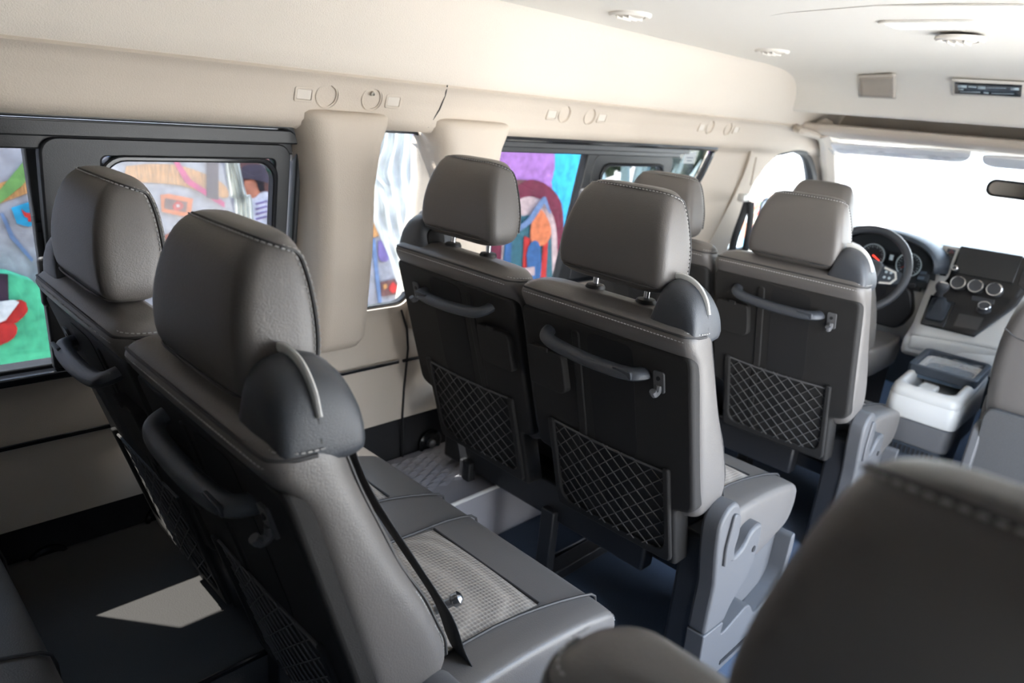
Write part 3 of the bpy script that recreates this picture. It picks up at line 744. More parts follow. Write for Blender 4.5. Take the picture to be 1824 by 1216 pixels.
# ------------------------------------------------------------------ console box between the cab seats
bx = empty('console_box', (-.548, 2.83, 0)); tag(bx, 'white console box between the front seats with black tray on top', 'console box')
X0, X1, Y0, Y1 = -.112, .112, -.185, .185
def bxr(z, gx_, r=.035, tilt=0): return [(p[0], p[1], z + tilt * (p[1] + .185)) for p in rrect(0, 0, (X1 - X0) - 2 * gx_, (Y1 - Y0) - 2 * gx_, r, 5)]
B().loft([bxr(.27, .006), bxr(.285, .003), bxr(.36, .002)]).build('base', 'grey_plastic', bx, bev=.006)
b = B(); b.loft([bxr(0, .03), bxr(.27, .02)]); b.build('pedestal', 'dash_dark', bx, bev=.006)
T = .12
b = B(); b.loft([bxr(.362, .0), bxr(.366, -.003), bxr(.432, -.001, tilt=T), bxr(.436, .0015, tilt=T), bxr(.440, -.001, tilt=T), bxr(.462, .004, tilt=T), bxr(.471, .012, tilt=T), bxr(.474, .020, tilt=T), bxr(.473, .028, tilt=T), bxr(.465, .034, tilt=T), bxr(.40, .040, tilt=T)], cap=True); b.build('body', 'white_box', bx, ang=60)
b = B(); b.prism(rrect(-.01, -.105, .055, .075, .012), lambda x, y, h: (x, y, h), .40, .474); b.build('divider', 'white_box', bx, bev=.006)
zt_ = lambda y: .474 + T * (y + .185)
b = B(); o_ = rrect(0, .075, .222, .205, .02, 4); i_ = rrect(0, .078, .186, .170, .015, 4)
b.ringprism(o_, i_, lambda x, y, h: (x, y, zt_(y) + h), -.012, .020); b.build('tray_rim', 'dash_dark', bx, bev=.004)
b = B(); b.prism(i_, lambda x, y, h: (x, y, zt_(y) + h), -.030, -.018); b.build('tray_floor', 'dash_blue', bx, smooth=False)
P = []
for i in range(15): P.append([(-.07 + .155 * i / 14 + random.uniform(-.004, .004), -.0 + .155 * j / 10, zt_(.155 * j / 10) + .006 + random.uniform(-.007, .007)) for j in range(11)])
B().grid(P).build('plastic_film', 'film', bx)
b = B()
for k in range(11): b.box((-.075 + .0145 * k, -.166, .245), (.008, .004, .026))
b.build('vent_slots', 'rubber', bx, smooth=False)
# grey floor tray behind the passenger seat
b = B()
tr = rrect(-.12, 2.33, .50, .22, .03, 4); ti = rrect(-.12, 2.33, .44, .16, .025, 4)
b.ringprism(tr, ti, lambda x, y, h: (x, y, h), .0, .13); b.prism(ti, lambda x, y, h: (x, y, h), .02, .06)
tag(b.build('floor_tray', 'grey_plastic', bev=.012), 'grey plastic floor tray behind the front passenger seat', 'tray')

# ------------------------------------------------------------------ dashboard
da = empty('dashboard', (0, 0, 0)); tag(da, 'dark and light grey dashboard with screen, dials, vents and knobs under the windscreen', 'dashboard')
P = []
tops = [(4.25, .70), (4.2, .80), (3.9, .845), (3.6, .868), (3.42, .872), (3.36, .862), (3.335, .84), (3.33, .78), (3.32, .70)]
for i in range(15):
    u = -1 + i / 7; P.append([(XC + u * .93, y - .06 * u * u * (1 if y < 3.6 else 0) + .03, z) for y, z in tops])
B().grid(P).build('dash_top', 'dash_dark', da, solid=.006)
low = round_poly([(3.335, .715), (3.30, .70), (3.275, .62), (3.27, .54), (3.30, .46), (3.45, .44), (3.46, .71)], [.01, .02, .05, .05, .05, .01, .01], 4)
P = []
for i in range(15):
    u = -1 + i / 7; P.append([(XC + u * .93, y - .06 * u * u + .03, z) for y, z in low])
B().loft(P).build('lower_dash', 'dash_light', da)
# instrument hood and cluster
cx = -.975
arch = []
for k in range(21):
    a = PI * k / 20; arch.append((math.cos(a), math.sin(a)))
P = []
for y, wv, hz, z0 in ((3.22, .215, .115, .785), (3.20, .222, .122, .785), (3.215, .232, .132, .785), (3.30, .245, .140, .78), (3.45, .26, .12, .77), (3.6, .27, .09, .77)):
    P.append([(cx + c * wv, y + .012 * s_, z0 + hz * (s_ ** .75)) for c, s_ in arch])
B().grid(P).build('instrument_hood', 'dash_dark', da, solid=.004)
b = B(); b.prism([(cx + c * .215, .70 + .20 * (s_ ** .75)) for c, s_ in arch], lambda x, z, h: (x, 3.30 + h, z), 0, .01); b.build('cluster_face', 'dial', da, smooth=False)
for (px, py), rr, nm in (((1556, 454), .050, 'speed_dial'), ((1620, 471), .050, 'rev_dial')):
    c = at(px, py, y=3.285)
    d = B().lathe([(rr, .0), (rr, -.012), (rr * .93, -.012), (rr * .90, -.004), (.001, -.004)], c, (0, 1, 0), 28).build(nm, 'dial', da)
    b = B(); b.tube([c + Vector((rr * .96 * math.cos(a), -.013, rr * .96 * math.sin(a))) for a in [2 * PI * k / 28 for k in range(28)]], .0022, 6, closed=True); b.build('dial_rim', 'dial_mark', d)
    b = B()
    for k in range(19):
        a = math.radians(225 - 270 * k / 18); L = .006 if k % 2 else .010
        b.tube([c + Vector((rr * .84 * math.cos(a), -.006, rr * .84 * math.sin(a))), c + Vector(((rr * .84 - L) * math.cos(a), -.006, (rr * .84 - L) * math.sin(a)))], .0009, 4)
    b.build('dial_marks', 'dial_mark', d)
    a = math.radians(215 if nm == 'rev_dial' else -30)
    B().tube([c + Vector((0, -.009, 0)), c + Vector((rr * .7 * math.cos(a), -.009, rr * .7 * math.sin(a)))], [.003, .0014], 6).build('needle', 'red_needle' if nm == 'speed_dial' else 'mark_red', d)
c = at(1588, 460, y=3.285); d = B().box(c, (.04, .008, .06)).build('info_display', 'screen', da); B().box(c + Vector((0, -.005, .004)), (.014, .001, .022)).build('info_mark', 'dial_mark', d)
# centre stack on two planes
def plane_hit(px, py, P0, N):
    d = at(px, py, y=1) - EYE; t = (P0 - EYE).dot(N) / d.dot(N); return EYE + d * t
PA0, NA = Vector((0, 3.345, .868)), Vector((0, -.93, .36)).normalized()
zb_, yb_ = .735, 3.345 - (.868 - .735) * (.36 / .93)
PB0, NB = Vector((0, yb_, zb_)), Vector((0, -.58, .81)).normalized()
def stack(px, py, h=0):
    q = plane_hit(px, py, PA0 - NA * 0, NA)
    if q.z < zb_: return plane_hit(px, py, PB0, NB) + NB * h
    return q + NA * h
def spoly(name, pts, h0, h1, m, parent, bev=.003, fnp=stack, r=0):
    pts = round_poly(pts, r, 3) if r else pts
    return B().prism(pts, lambda a, c, h: fnp(a, c, h), h0, h1).build(name, m, parent, bev=bev)
def sgrid(name, L, Rr, h, m, parent, solid):
    P = []
    for (a, c) in zip(L, Rr): P.append([stack(a[0] + (c[0] - a[0]) * k / 8, a[1] + (c[1] - a[1]) * k / 8, h) for k in range(9)])
    return B().grid(P).build(name, m, parent, solid=solid)
def dens(pts, n=6):
    o = []
    for a, c in zip(pts, pts[1:]):
        for k in range(n): o.append((a[0] + (c[0] - a[0]) * k / n, a[1] + (c[1] - a[1]) * k / n))
    return o + [pts[-1]]
sgrid('stack_surround', dens([(1680, 436), (1654, 503), (1628, 570), (1622, 592)]), dens([(1860, 466), (1845, 530), (1812, 590), (1790, 622)]), -.012, 'dash_light', da, .016)
q = [stack(1622, 592, -.02), stack(1790, 622, -.02)]
b = B(); ring_ = lambda q_: [q_ + Vector((0, .0, .012)), q_ + Vector((0, -.012, -.005)), q_ + Vector((0, -.010, -.05)), q_ + Vector((0, .03, -.075)), q_ + Vector((0, .3, -.09)), q_ + Vector((0, .3, .0))]
b.loft([ring_(q[0]), ring_(q[0] * .5 + q[1] * .5 + Vector((0, -.01, 0))), ring_(q[1])]); b.build('stack_skirt', 'dash_light', da, bev=.012, seg=4)
b = B(); s0 = stack(1640, 545, -.02)
for px, py in ((1640, 545),):
    pass
b.prism([(3.36, .86), (3.33, .73), (3.05, .54), (3.05, .47), (3.5, .47), (3.5, .86)], lambda y, z, h: (-.765 + h, y + .012, z), 0, .355); b.build('stack_body', 'dash_light', da, bev=.02)
sgrid('stack_face', dens([(1712, 439), (1690, 494), (1662, 527), (1640, 577)]), dens([(1850, 464), (1835, 510), (1812, 545), (1735, 600)]), .002, 'gloss_face', da, .006)
spoly('screen', [(1713, 439), (1823, 457), (1805, 506), (1696, 487)], .004, .010, 'screen', da)
b = B(); vq = [(1692, 444), (1703, 446), (1685, 492), (1673, 490)]
v = spoly('side_vent', vq, -.004, .004, 'gloss_black', da)
for k in range(5):
    t = .30 + k * .15; a = stack(vq[0][0] + (vq[3][0] - vq[0][0]) * t + 2, vq[0][1] + (vq[3][1] - vq[0][1]) * t, .006); c = stack(vq[1][0] + (vq[2][0] - vq[1][0]) * t - 2, vq[1][1] + (vq[2][1] - vq[1][1]) * t, .006)
    b.tube([a, c], .003, 6)
b.build('vent_blade', 'dash_dark', v)
hz = spoly('hazard_button', [(1689, 443), (1704, 446), (1701, 453), (1686, 450)], .004, .009, 'dash_dark', da)
b = B(); tri = [stack(1692, 451, .0095), stack(1695, 446, .0095), stack(1699, 452, .0095)]; b.tube(tri, .0012, 4, closed=True); b.build('hazard_mark', 'mark_red', hz)
spoly('side_vent', [(1822, 478), (1832, 478), (1826, 520), (1812, 508)], -.004, .006, 'gloss_black', da)
def knob(name, px, py, r, parent, ringm='chrome'):
    c = stack(px, py, .004); N = NA if c.z > zb_ else NB
    k = B().lathe([(r * 1.12, 0), (r * 1.12, .006), (r, .008), (r * .98, .022), (r * .86, .025), (.001, .025)], c, N, 24).build(name, 'slate', parent)
    u = N.orthogonal().normalized(); w_ = N.cross(u)
    B().tube([c + N * .0245 + (u * math.cos(a) + w_ * math.sin(a)) * r * .92 for a in [2 * PI * i / 24 for i in range(24)]], .0022, 6, closed=True).build('knob_ring', ringm, k)
    return k
for px, py in ((1708, 506), (1739, 512), (1772, 518)): knob('climate_knob', px, py, .027, da)
knob('drive_knob', 1752, 553, .022, da); knob('volume_knob', 1702, 480, .010, da)
sw = spoly('switch_row', [(1732, 528), (1772, 536), (1770, 544), (1730, 536)], .003, .007, 'slate', da)
spoly('card_tray', [(1708, 560), (1752, 568), (1740, 590), (1698, 582)], .003, .006, 'liner', da)
spoly('button_block', [(1650, 446), (1673, 446), (1652, 503), (1632, 498)], -.008, .004, 'dash_dark', da)
b = B()
for k in range(4):
    a = (1657 - k * 5.2, 464 + k * 9.5); b.prism([(a[0] - 6, a[1]), (a[0] + 6, a[1] + 1), (a[0] + 4, a[1] + 6), (a[0] - 8, a[1] + 5)], lambda x, y, h: stack(x, y, h), .004, .008)
b.build('button_row', 'dash_blue', da, bev=.001)
c = at(1630, 514, y=3.29); B().box(c, (.045, .012, .018)).build('coin_slot', 'rubber', da, bev=.003)
# gear lever with leather boot
bq = [(1658, 527), (1702, 541), (1680, 586), (1639, 578)]
bt0 = spoly('gear_boot_frame', bq, .002, .010, 'gloss_black', da)
ctr = stack(1670, 556, 0); topc = at(1677, 530, y=ctr.y + .015)
corners = [stack(*p, .012) for p in [(1659, 530), (1699, 543), (1679, 582), (1642, 575)]]
rings = []
for t in (0, .15, .4, .7, 1):
    rg = []
    for i in range(4):
        for k in range(5):
            e = corners[i] + (corners[(i + 1) % 4] - corners[i]) * k / 5
            a = 2 * PI * (i + k / 5) / 4; 
            base_c = sum(corners, Vector()) / 4
            tgt = topc + (e - base_c).normalized() * (.016 + (.004 if k % 2 else -.002))
            kk = t ** .7; rg.append(e * (1 - kk) + tgt * kk + Vector((0, 0, -.012 * math.sin(PI * t))))
    rings.append(rg)
gl = B().loft(rings).build('gear_lever', 'boot', da, sub=1)
kn = at(1678, 513, y=topc.y)
B().lathe([(.010, -.035), (.012, -.02), (.019, -.012), (.0245, .0), (.025, .010), (.021, .020), (.012, .024)], kn, (0, .15, 1), 20).build('gear_knob', 'slate', gl)
B().lathe([(.020, .019), (.017, .0245), (.001, .0265)], kn, (0, .15, 1), 20).build('knob_cap', 'chrome', gl)

# steering wheel
wc = Vector((-.966, 3.02, .775)); tl = math.radians(24); N = Vector((0, -math.cos(tl), math.sin(tl))); UX = Vector((1, 0, 0)); UZ = Vector((0, math.sin(tl), math.cos(tl)))
st = empty('steering_wheel', wc); tag(st, "black three-spoke steering wheel in front of the instrument dials", 'steering wheel')
wl = lambda a, c, h=0: UX * a + UZ * c + N * h
B().tube([wl(.17 * math.cos(t), .17 * math.sin(t)) for t in [2 * PI * k / 48 for k in range(48)]], .0155, 10, closed=True).build('rim', 'slate', st)
hub = B().prism(round_poly([(-.075, .045), (.075, .045), (.085, -.01), (.05, -.07), (-.05, -.07), (-.085, -.01)], .03, 5), wl, -.03, .02).build('hub', 'slate', st, bev=.012, seg=3)
for s in (-1, 1):
    sp_ = B().prism(round_poly([(s * .07, .035), (s * .165, .012), (s * .165, -.028), (s * .07, -.045)], .008, 3), wl, -.022, .004).build('spoke', 'dash_dark', st, bev=.005)
    B().tube([wl(s * a, c, .006) for a, c in ((.085, .022), (.128, .012), (.138, -.012), (.124, -.034), (.085, -.04))], .0045, 8).build('spoke_trim', 'pale_plastic', sp_)
    b = B()
    for k in range(4): b.lathe([(.006, 0), (.005, .003)], wl(s * (.095 + .018 * (k % 2)), .008 - .022 * (k // 2), .003), N, 8)
    b.build('spoke_button', 'dial_mark', sp_)
B().prism(round_poly([(-.035, -.06), (.035, -.06), (.025, -.165), (-.025, -.165)], .01, 3), wl, -.022, .0).build('spoke', 'dash_dark', st, bev=.005)
b = B()
def ell(rx, rz, cz): b.tube([wl(rx * math.cos(t), cz + rz * math.sin(t), .0225) for t in [2 * PI * k / 24 for k in range(24)]], .0022, 6, closed=True)
ell(.024, .0165, 0); ell(.008, .0155, 0); ell(.0185, .0065, .0085); b.build('emblem', 'chrome', hub)
B().tube([wl(0, 0, -.03), wl(0, 0, -.30)], .045, 12).build('column', 'black_plastic', st)
B().tube([wl(.06, -.02, -.09), wl(.19, .0, -.075)], .008, 8).build('stalk', 'black_plastic', st)
# lower column shroud (dark pocket in the light dash)
b = B(); b.prism(round_poly([(-1.07, .70), (-.83, .70), (-.80, .60), (-.84, .52), (-1.03, .52)], .03, 4), lambda x, z, h: (x, 3.27 + h, z), -.02, .03); b.build('column_shroud', 'black_plastic', da, bev=.006)

# rear-view mirror
mc = at(1826, 341, y=3.42); mr = empty('rear_view_mirror', mc); tag(mr, 'black interior rear-view mirror hanging in front of the white windscreen', 'mirror')
rot = Matrix.Rotation(math.radians(-3), 3, 'X')
b = B(); rg = []
for h, k in ((.022, .75), (.010, .95), (-.004, 1), (-.010, .97)): rg.append([tuple(rot @ Vector((p[0] * k, h, p[1] * k))) for p in rrect(0, 0, .265, .070, .032, 6)])
b.loft(rg); b.build('housing', 'gloss_black', mr)
b = B(); b.prism(rrect(0, 0, .240, .050, .024, 6), lambda a, c, h: tuple(rot @ Vector((a, h, c))), -.013, -.0095); b.build('mirror_glass', 'mirror_glass', mr, smooth=False)
b = B(); b.tube([(0, .02, .01), (-.005, .045, .035), (-.005, .06, .06)], .012, 8); b.box((-.005, .07, .068), (.05, .04, .022)); b.build('stalk', 'black_plastic', mr, bev=.004)
# sun visors
def visor(px0, px1, y_, label, nm='sun_visor'):
    a0, a1 = px0, px1
    P = []
    v = empty(nm, at(*a0, y=y_)); tag(v, label, 'sun visor', None)
    o = at(*a0, y=y_); e = at(*a1, y=y_) - o; L = e.length
    poly = round_poly([(0, 0), (L, .004), (L - .02, -.035), (L - .06, -.052), (.03, -.055), (0, -.04)], .02, 4)
    b = B(); b.prism(poly, lambda a, c, h: (e.x / L * a, -c * 1.6 + h * .3, e.z / L * a + c * .75 + h), -.006, .006); b.build('visor_board', 'visor', v, bev=.005)
    return v, e, L
v, e, L = visor((1478, 254), (1733, 272), 3.47, "driver's sun visor wrapped in clear plastic along the windscreen top")
P = []
for i in range(21): P.append([(e.x / L * L * i / 20, -.005 + .012 * j + random.uniform(-.004, .004), e.z * i / 20 - .004 * j - .02 - random.uniform(0, .010)) for j in range(9)])
B().grid(P).build('plastic_wrap', 'film', v)
visor((1748, 276), (1990, 296), 3.47, "front passenger's sun visor at the right edge above the mirror")
# header clips and grab handle above the door
g = empty('grab_handle', at(1440, 236, x=-1.43)); tag(g, 'cream grab handle above the driver door next to the windscreen top', 'handle')
o = at(1440, 236, x=-1.43)
B().tube(catmull([at(1417, 226, x=-1.47) - o, at(1424, 232, x=-1.43) - o, at(1440, 236, x=-1.42) - o, at(1462, 243, x=-1.42) - o, at(1476, 246, x=-1.46) - o], 5), .016, 8).build('grip', 'cream', g)

# ------------------------------------------------------------------ ceiling fittings
for px, py, lab, rr in ((1122, 27, 'cream round air vent in the ceiling nearest the viewer', .055), (1375, 92, 'cream round air vent in the ceiling above the slanted rear quarter pane', .055), (1710, 71, 'cream round air vent in the ceiling above the dark control panel', .055)):
    p = at(px, py, z=zc(2.0) + .008); z_ = p.z
    p = Vector((p.x, p.y, z_)); v = empty('air_vent', p); tag(v, lab, 'air vent', 'round ceiling air vents')
    B().lathe([(rr, .006), (rr, -.001), (rr * .9, -.005), (rr * .74, -.004), (rr * .72, .006)], (0, 0, 0), (0, 0, 1), 28).build('ring', 'headliner', v)
    B().lathe([(rr * .71, .002), (rr * .66, -.004), (rr * .45, -.007), (.002, -.008)], (0, 0, 0), (0, 0, 1), 24).build('barrel', 'vent', v)
    b = B()
    for k in (-1, 0, 1): b.box((k * .018, 0, -.007), (.003, .06, .008))
    b.build('fin', 'headliner', v)
p = at(1665, 43, z=1.525); d = empty('dome_light', p); tag(d, 'lit rectangular dome light in the middle of the white ceiling', 'light')
b = B(); b.ringprism(rrect(0, 0, .22, .12, .03, 5), rrect(0, 0, .19, .095, .02, 5), lambda x, y, h: (x, y, h), -.004, .008); b.build('frame', 'headliner', d, bev=.002)
b = B(); b.prism(rrect(0, 0, .192, .097, .02, 5), lambda x, y, h: (x, y, h), -.005, .004); b.build('lens', 'lamp', d, bev=.003)
# loudspeaker grille on the bulkhead
def bq_(name, pts, off, m, parent, n=8, solid=.004, org=Vector()):
    P = []
    for j in range(n + 1):
        t = j / n; a = Vector(pts[0]) * (1 - t) + Vector(pts[3]) * t; c = Vector(pts[1]) * (1 - t) + Vector(pts[2]) * t; row = []
        for i in range(n + 1):
            q = a + (c - a) * (i / n); h = bulk(q.x, q.y); row.append(h + Vector((0, -off, -off * .7)) - org)
        P.append(row)
    return B().grid(P).build(name, m, parent, solid=solid)
org = bulk(1563, 153); s_ = empty('speaker_grille', org); tag(s_, 'beige square loudspeaker grille on the front ceiling bulkhead', 'speaker')
bq_('frame', [(1529, 134), (1596, 132), (1596, 175), (1530, 172)], .002, 'vent', s_, org=org)
gq = bq_('grille', [(1533, 137), (1592, 135), (1592, 171), (1534, 169)], .006, 'grille', s_, org=org)
org = bulk(1760, 158); cp = empty('control_panel', org); tag(cp, 'black climate control panel with small buttons on the ceiling bulkhead', 'control panel')
bq_('bezel', [(1696, 140), (1835, 147), (1835, 174), (1696, 168)], .002, 'headliner', cp, org=org)
fc = bq_('panel_face', [(1702, 145), (1822, 150), (1820, 170), (1702, 164)], .006, 'screen', cp, org=org)
for (x0, y0, x1, y1) in ((1708, 149, 1724, 153), (1744, 151, 1757, 155), (1802, 153, 1817, 157)):
    b_ = bq_('panel_button', [(x0, y0), (x1, y0 + .6), (x1, y1 + .6), (x0, y1)], .0085, 'dial_mark', fc, 2, .002, org=org)
for (x0, y0, x1, y1) in ((1727, 150.5, 1741, 152.5), (1759, 153, 1794, 153.6), (1709, 155, 1718, 157), (1712, 160, 1748, 160.8), (1754, 161, 1763, 163), (1768, 163, 1808, 163.8)):
    bq_('panel_print', [(x0, y0), (x1, y0 + 1), (x1, y1 + 1), (x0, y1)], .0085, 'dial_mark', fc, 2, .001, org=org)
# headliner seam
b = B(); pts = [at(1216, 53, z=1.527), at(1290, 40, z=1.527), at(1400, 22, z=1.527), at(1560, 9, z=1.527), at(1824, 8, z=1.52)]
b.tube(pts, .0025, 6); struct(b.build('trim_22', 'headliner'))

# dished lamps and square buttons in the side rail
cups = [(583, 170, 'round dished reading lamp in the rail, nearest the viewer'), (663, 176, 'round dished reading lamp in the rail with a small nozzle'), (1006, 203, 'round dished reading lamp above the raised window seat, nearer one'), (1051, 207, 'round dished reading lamp above the raised window seat, farther one'), (1265, 226, 'round dished reading lamp near the front end of the rail, left one'), (1297, 229, 'round dished reading lamp near the front end of the rail, farthest of all')]
sqs = [(541, 168, 'square cream button left of the nearest dished lamp'), (700, 181, 'square cream button right of the lamp with the nozzle'), (983, 204, 'small square cream button left of the lamps above the raised window seat'), (1072, 210, 'small square cream button right of the lamps above the raised window seat'), (1250, 227, 'faint square cream button at the front of the rail, left one'), (1311, 231, 'faint square cream button at the front of the rail, farthest one')]
nr = Vector((.97, 0, -.25)).normalized()
for i, (px, py, lab) in enumerate(cups):
    q = onrail(px, py); r_ = .027 if i < 2 else .025
    o = empty('reading_lamp', q); tag(o, lab, 'reading lamp', 'dished reading lamps along the side rail')
    B().lathe([(r_ * 1.12, -.003), (r_ * 1.12, .0015), (r_ * 1.04, .0025), (r_ * .97, .001), (r_ * .90, -.008), (r_ * .72, -.0155), (r_ * .4, -.020), (.001, -.0215)], (0, 0, 0), nr, 28).build('dish', 'cream', o)
    if i == 1: B().lathe([(.006, .0), (.005, .010), (.003, .010), (.003, .004)], (.0, .0, .012), (.9, -.3, -.2), 12).build('nozzle', 'vent', o)
for i, (px, py, lab) in enumerate(sqs):
    q = onrail(px, py); o = empty('square_button', q); tag(o, lab, 'button', 'square buttons along the side rail')
    fn = lambda a, c, h: (c * .25 + h, a, c)
    b = B(); b.ringprism(rrect(0, 0, .046, .032, .005, 3), rrect(0, 0, .036, .022, .003, 3), fn, -.004, .003); b.build('bezel', 'cream', o, bev=.001)
    b = B(); b.prism(rrect(0, 0, .035, .021, .003, 3), fn, -.003, .002); b.build('key', 'vent', o, bev=.001)
#OUTSIDE
# floor anchors at the foot of the left wall
for px, py, x_, lab in ((293, 922, -1.63, 'round black floor anchor on the dark wall foot behind the nearest bench'), (88, 1003, -1.63, 'round black floor anchor beside the cushion in the lower left corner'), (765, 787, -1.63, 'round black floor anchor beside the quilted step plate')):
    q = at(px, py, x=x_); o = empty('floor_anchor', q); tag(o, lab, 'anchor', 'round black anchors along the wall foot')
    B().lathe([(.045, -.004), (.045, .006), (.038, .009), (.032, .003), (.001, .003)], (0, 0, 0), (1, 0, 0), 24).build('rosette', 'gloss_black', o)
    B().lathe([(.014, .0), (.014, .016), (.008, .019), (.001, .019)], (0, 0, 0), (1, 0, 0), 12).build('bolt', 'steel', o)
a = at(985, 1000, z=.012); c = at(1060, 962, z=.012)
d_ = (c - a); b = B()
b.tube([a - d_ * .2 + Vector((-.02, 0, 0)), c + d_ * 1.2 + Vector((-.02, 0, 0))], .006, 6); b.tube([a - d_ * .2 + Vector((.02, 0, 0)), c + d_ * 1.2 + Vector((.02, 0, 0))], .006, 6)
m_ = (a + c) / 2; b.box((m_.x, m_.y + .07, .004), (.04, .40, .006)); tag(b.build('floor_rail', 'steel', bev=.001), 'steel seat rail let into the carpet under the middle bench', 'rail')

# ------------------------------------------------------------------ outside
def outmat(n, c, **k): return mat(n, srgb(*c), .8, **k)
MT['ground'] = mat('ground', (.52, .48, .42, 1), .9, bump=.4, scale=8, var=.12)
MT['white_wall'] = mat('white_wall', (.82, .81, .79, 1), .8, bump=.2, scale=20, var=.03)
g = B().box((0, 10, -.70), (120, 120, .1)).build('ground', 'ground', smooth=False); struct(g)
XM = -3.3
def slab(name, label, pts, x, th, m, cat='painted slab', r=0):
    q = [at(*p, x=x) if abs(p[0]) > 6 else Vector((x, p[0], p[1])) for p in pts]; b = B(); b.prism([(v.y, max(v.z, -.65)) for v in q], lambda y, z, h: (x + h, y, z), -th, 0)
    o = b.build(name, m, smooth=False); tag(o, label, cat); return o
def paint(name, parent, pts, lay, m, smooth=0, label=None):
    x = parent['px'] + .002 + .004 * lay
    q = [at(*p, x=x) for p in pts]
    if smooth: q = catmull(q + [q[0]], smooth)[:-1]
    o = B().prism([(v.y, v.z) for v in q], lambda y, z, h: (x + h, y, z), -.002, .001).build(name, m, parent, smooth=False)
    if label: o['label'] = label
    return o
C_ = {'mgrey': (166, 160, 164), 'mgreen': (88, 200, 150), 'mribbon': (110, 150, 80), 'mfringe': (196, 138, 84), 'mturq': (40, 150, 190), 'morange': (225, 120, 65), 'mmagenta': (205, 50, 115), 'mred': (200, 50, 45), 'mpurple': (178, 120, 185), 'mcyan': (60, 190, 245), 'myellow': (235, 215, 60), 'mmaroon': (120, 40, 60), 'mdome': (225, 125, 80), 'mblue': (60, 100, 150), 'mbluegrey': (110, 130, 165), 'mpink': (205, 175, 170), 'mskin': (190, 120, 95), 'mhat': (70, 60, 72), 'mhair': (40, 30, 35), 'mshirt': (215, 210, 220), 'mbrown': (120, 80, 75), 'mdark': (60, 40, 55), 'mteal': (60, 105, 115), 'mlilac': (120, 100, 150), 'mwhite': (232, 230, 228)}
for k, c in C_.items(): MT[k] = mat(k, srgb(*c), .85, bump=.15, scale=22, var=.26)
MT['mfringe'] = mat('mfringe', srgb(196, 138, 84), .85, bump=.2, scale=40, var=.45, stretch=(1, 6, .6))
s1 = slab('painted_slab', 'large pale grey mural slab with fringe bands seen through the rear window', [(-5.0, 2.6), (-1.0, 2.5), (340, 150), (520, 215), (640, 280), (690, 262), (735, 255), (790, 252), (800, 420), (812, 700), (500, 760), (120, 860), (-5.0, -.65)], XM, .15, 'mgrey'); s1['px'] = XM  # rear end runs on unseen and taller, added to block the open sky
paint('green_ribbon', s1, [(74, 250), (78, 275), (40, 330), (0, 362), (-30, 380), (-30, 350), (0, 338), (40, 290)], 2, 'mribbon')
paint('fringe_band', s1, [(-60, 345), (0, 326), (72, 303), (130, 296), (135, 345), (72, 335), (40, 347), (0, 362), (-60, 375)], 1, 'mfringe')
t = paint('banner', s1, [(20, 370), (75, 352), (78, 395), (50, 404), (30, 398)], 2, 'mturq')
paint('rooster', s1, [(38, 372), (45, 378), (52, 380), (60, 374), (64, 380), (58, 388), (55, 395), (50, 394), (50, 388), (44, 386), (41, 380)], 3, 'mred')
paint('banner_patch', s1, [(52, 370), (70, 365), (72, 375), (62, 378)], 4, 'morange')
paint('hanging_line', s1, [(0, 380), (6, 380), (25, 420), (60, 462), (56, 466), (18, 424)], 1, 'mbluegrey')
paint('hanging_line', s1, [(440, 370), (446, 370), (430, 430), (380, 480), (330, 520), (326, 516), (375, 475), (424, 428)], 1, 'mbluegrey')
paint('fringe_band', s1, [(225, 296), (270, 292), (330, 297), (395, 325), (405, 352), (360, 342), (320, 330), (270, 325), (225, 322)], 1, 'mfringe', 4)
paint('scallop_border', s1, [(190, 278), (200, 284), (215, 280), (232, 285), (250, 280), (268, 284), (285, 279), (300, 283), (320, 279), (330, 270), (190, 268)], 2, 'mbluegrey', 3)
rg_ = paint('woven_patch', s1, [(286, 347), (300, 345), (344, 354), (342, 364), (340, 386), (320, 384), (288, 377)], 2, 'morange')
paint('woven_motif', s1, [(294, 353), (334, 360), (331, 378), (293, 371)], 3, 'mbrown'); paint('woven_flower', s1, [(308, 366), (316, 358), (326, 363), (326, 371), (316, 375), (309, 372)], 4, 'mred', 2); paint('woven_flower_eye', s1, [(314, 364), (320, 364), (320, 369), (314, 369)], 5, 'mpink')
paint('ribbon', s1, [(300, 272), (310, 275), (340, 320), (385, 350), (400, 360), (400, 370), (372, 352), (330, 325)], 3, 'mmagenta')
paint('small_hand', s1, [(290, 420), (305, 414), (310, 418), (300, 430), (292, 438)], 2, 'mskin'); paint('small_sleeve', s1, [(288, 438), (296, 434), (312, 440), (316, 470), (300, 470), (292, 455)], 2, 'mdark')
paint('dark_column', s1, [(368, 270), (389, 270), (389, 356), (368, 352)], 4, 'mdark')
# painted man with hat
paint('painted_ground', s1, [(425, 268), (500, 268), (500, 400), (440, 400), (425, 330)], 2, 'mbrown')
paint('painted_shirt', s1, [(442, 365), (452, 350), (470, 341), (485, 346), (500, 360), (500, 400), (446, 400)], 3, 'mshirt', 3)
paint('painted_face', s1, [(436, 322), (460, 318), (466, 335), (456, 350), (444, 352), (438, 345), (434, 338)], 4, 'mskin', 3)
paint('painted_hair', s1, [(452, 318), (470, 318), (471, 340), (462, 340), (458, 328)], 5, 'mhair')
paint('painted_hat', s1, [(430, 310), (432, 298), (445, 293), (470, 295), (476, 309), (489, 318), (482, 327), (462, 322), (440, 318), (430, 318)], 6, 'mhat', 3)
for k in range(4): paint('shirt_stripe', s1, [(455, 362 + k * 9), (475, 357 + k * 9), (496, 366 + k * 9), (496, 369 + k * 9), (475, 360 + k * 9), (456, 365 + k * 9)], 4, 'mlilac')
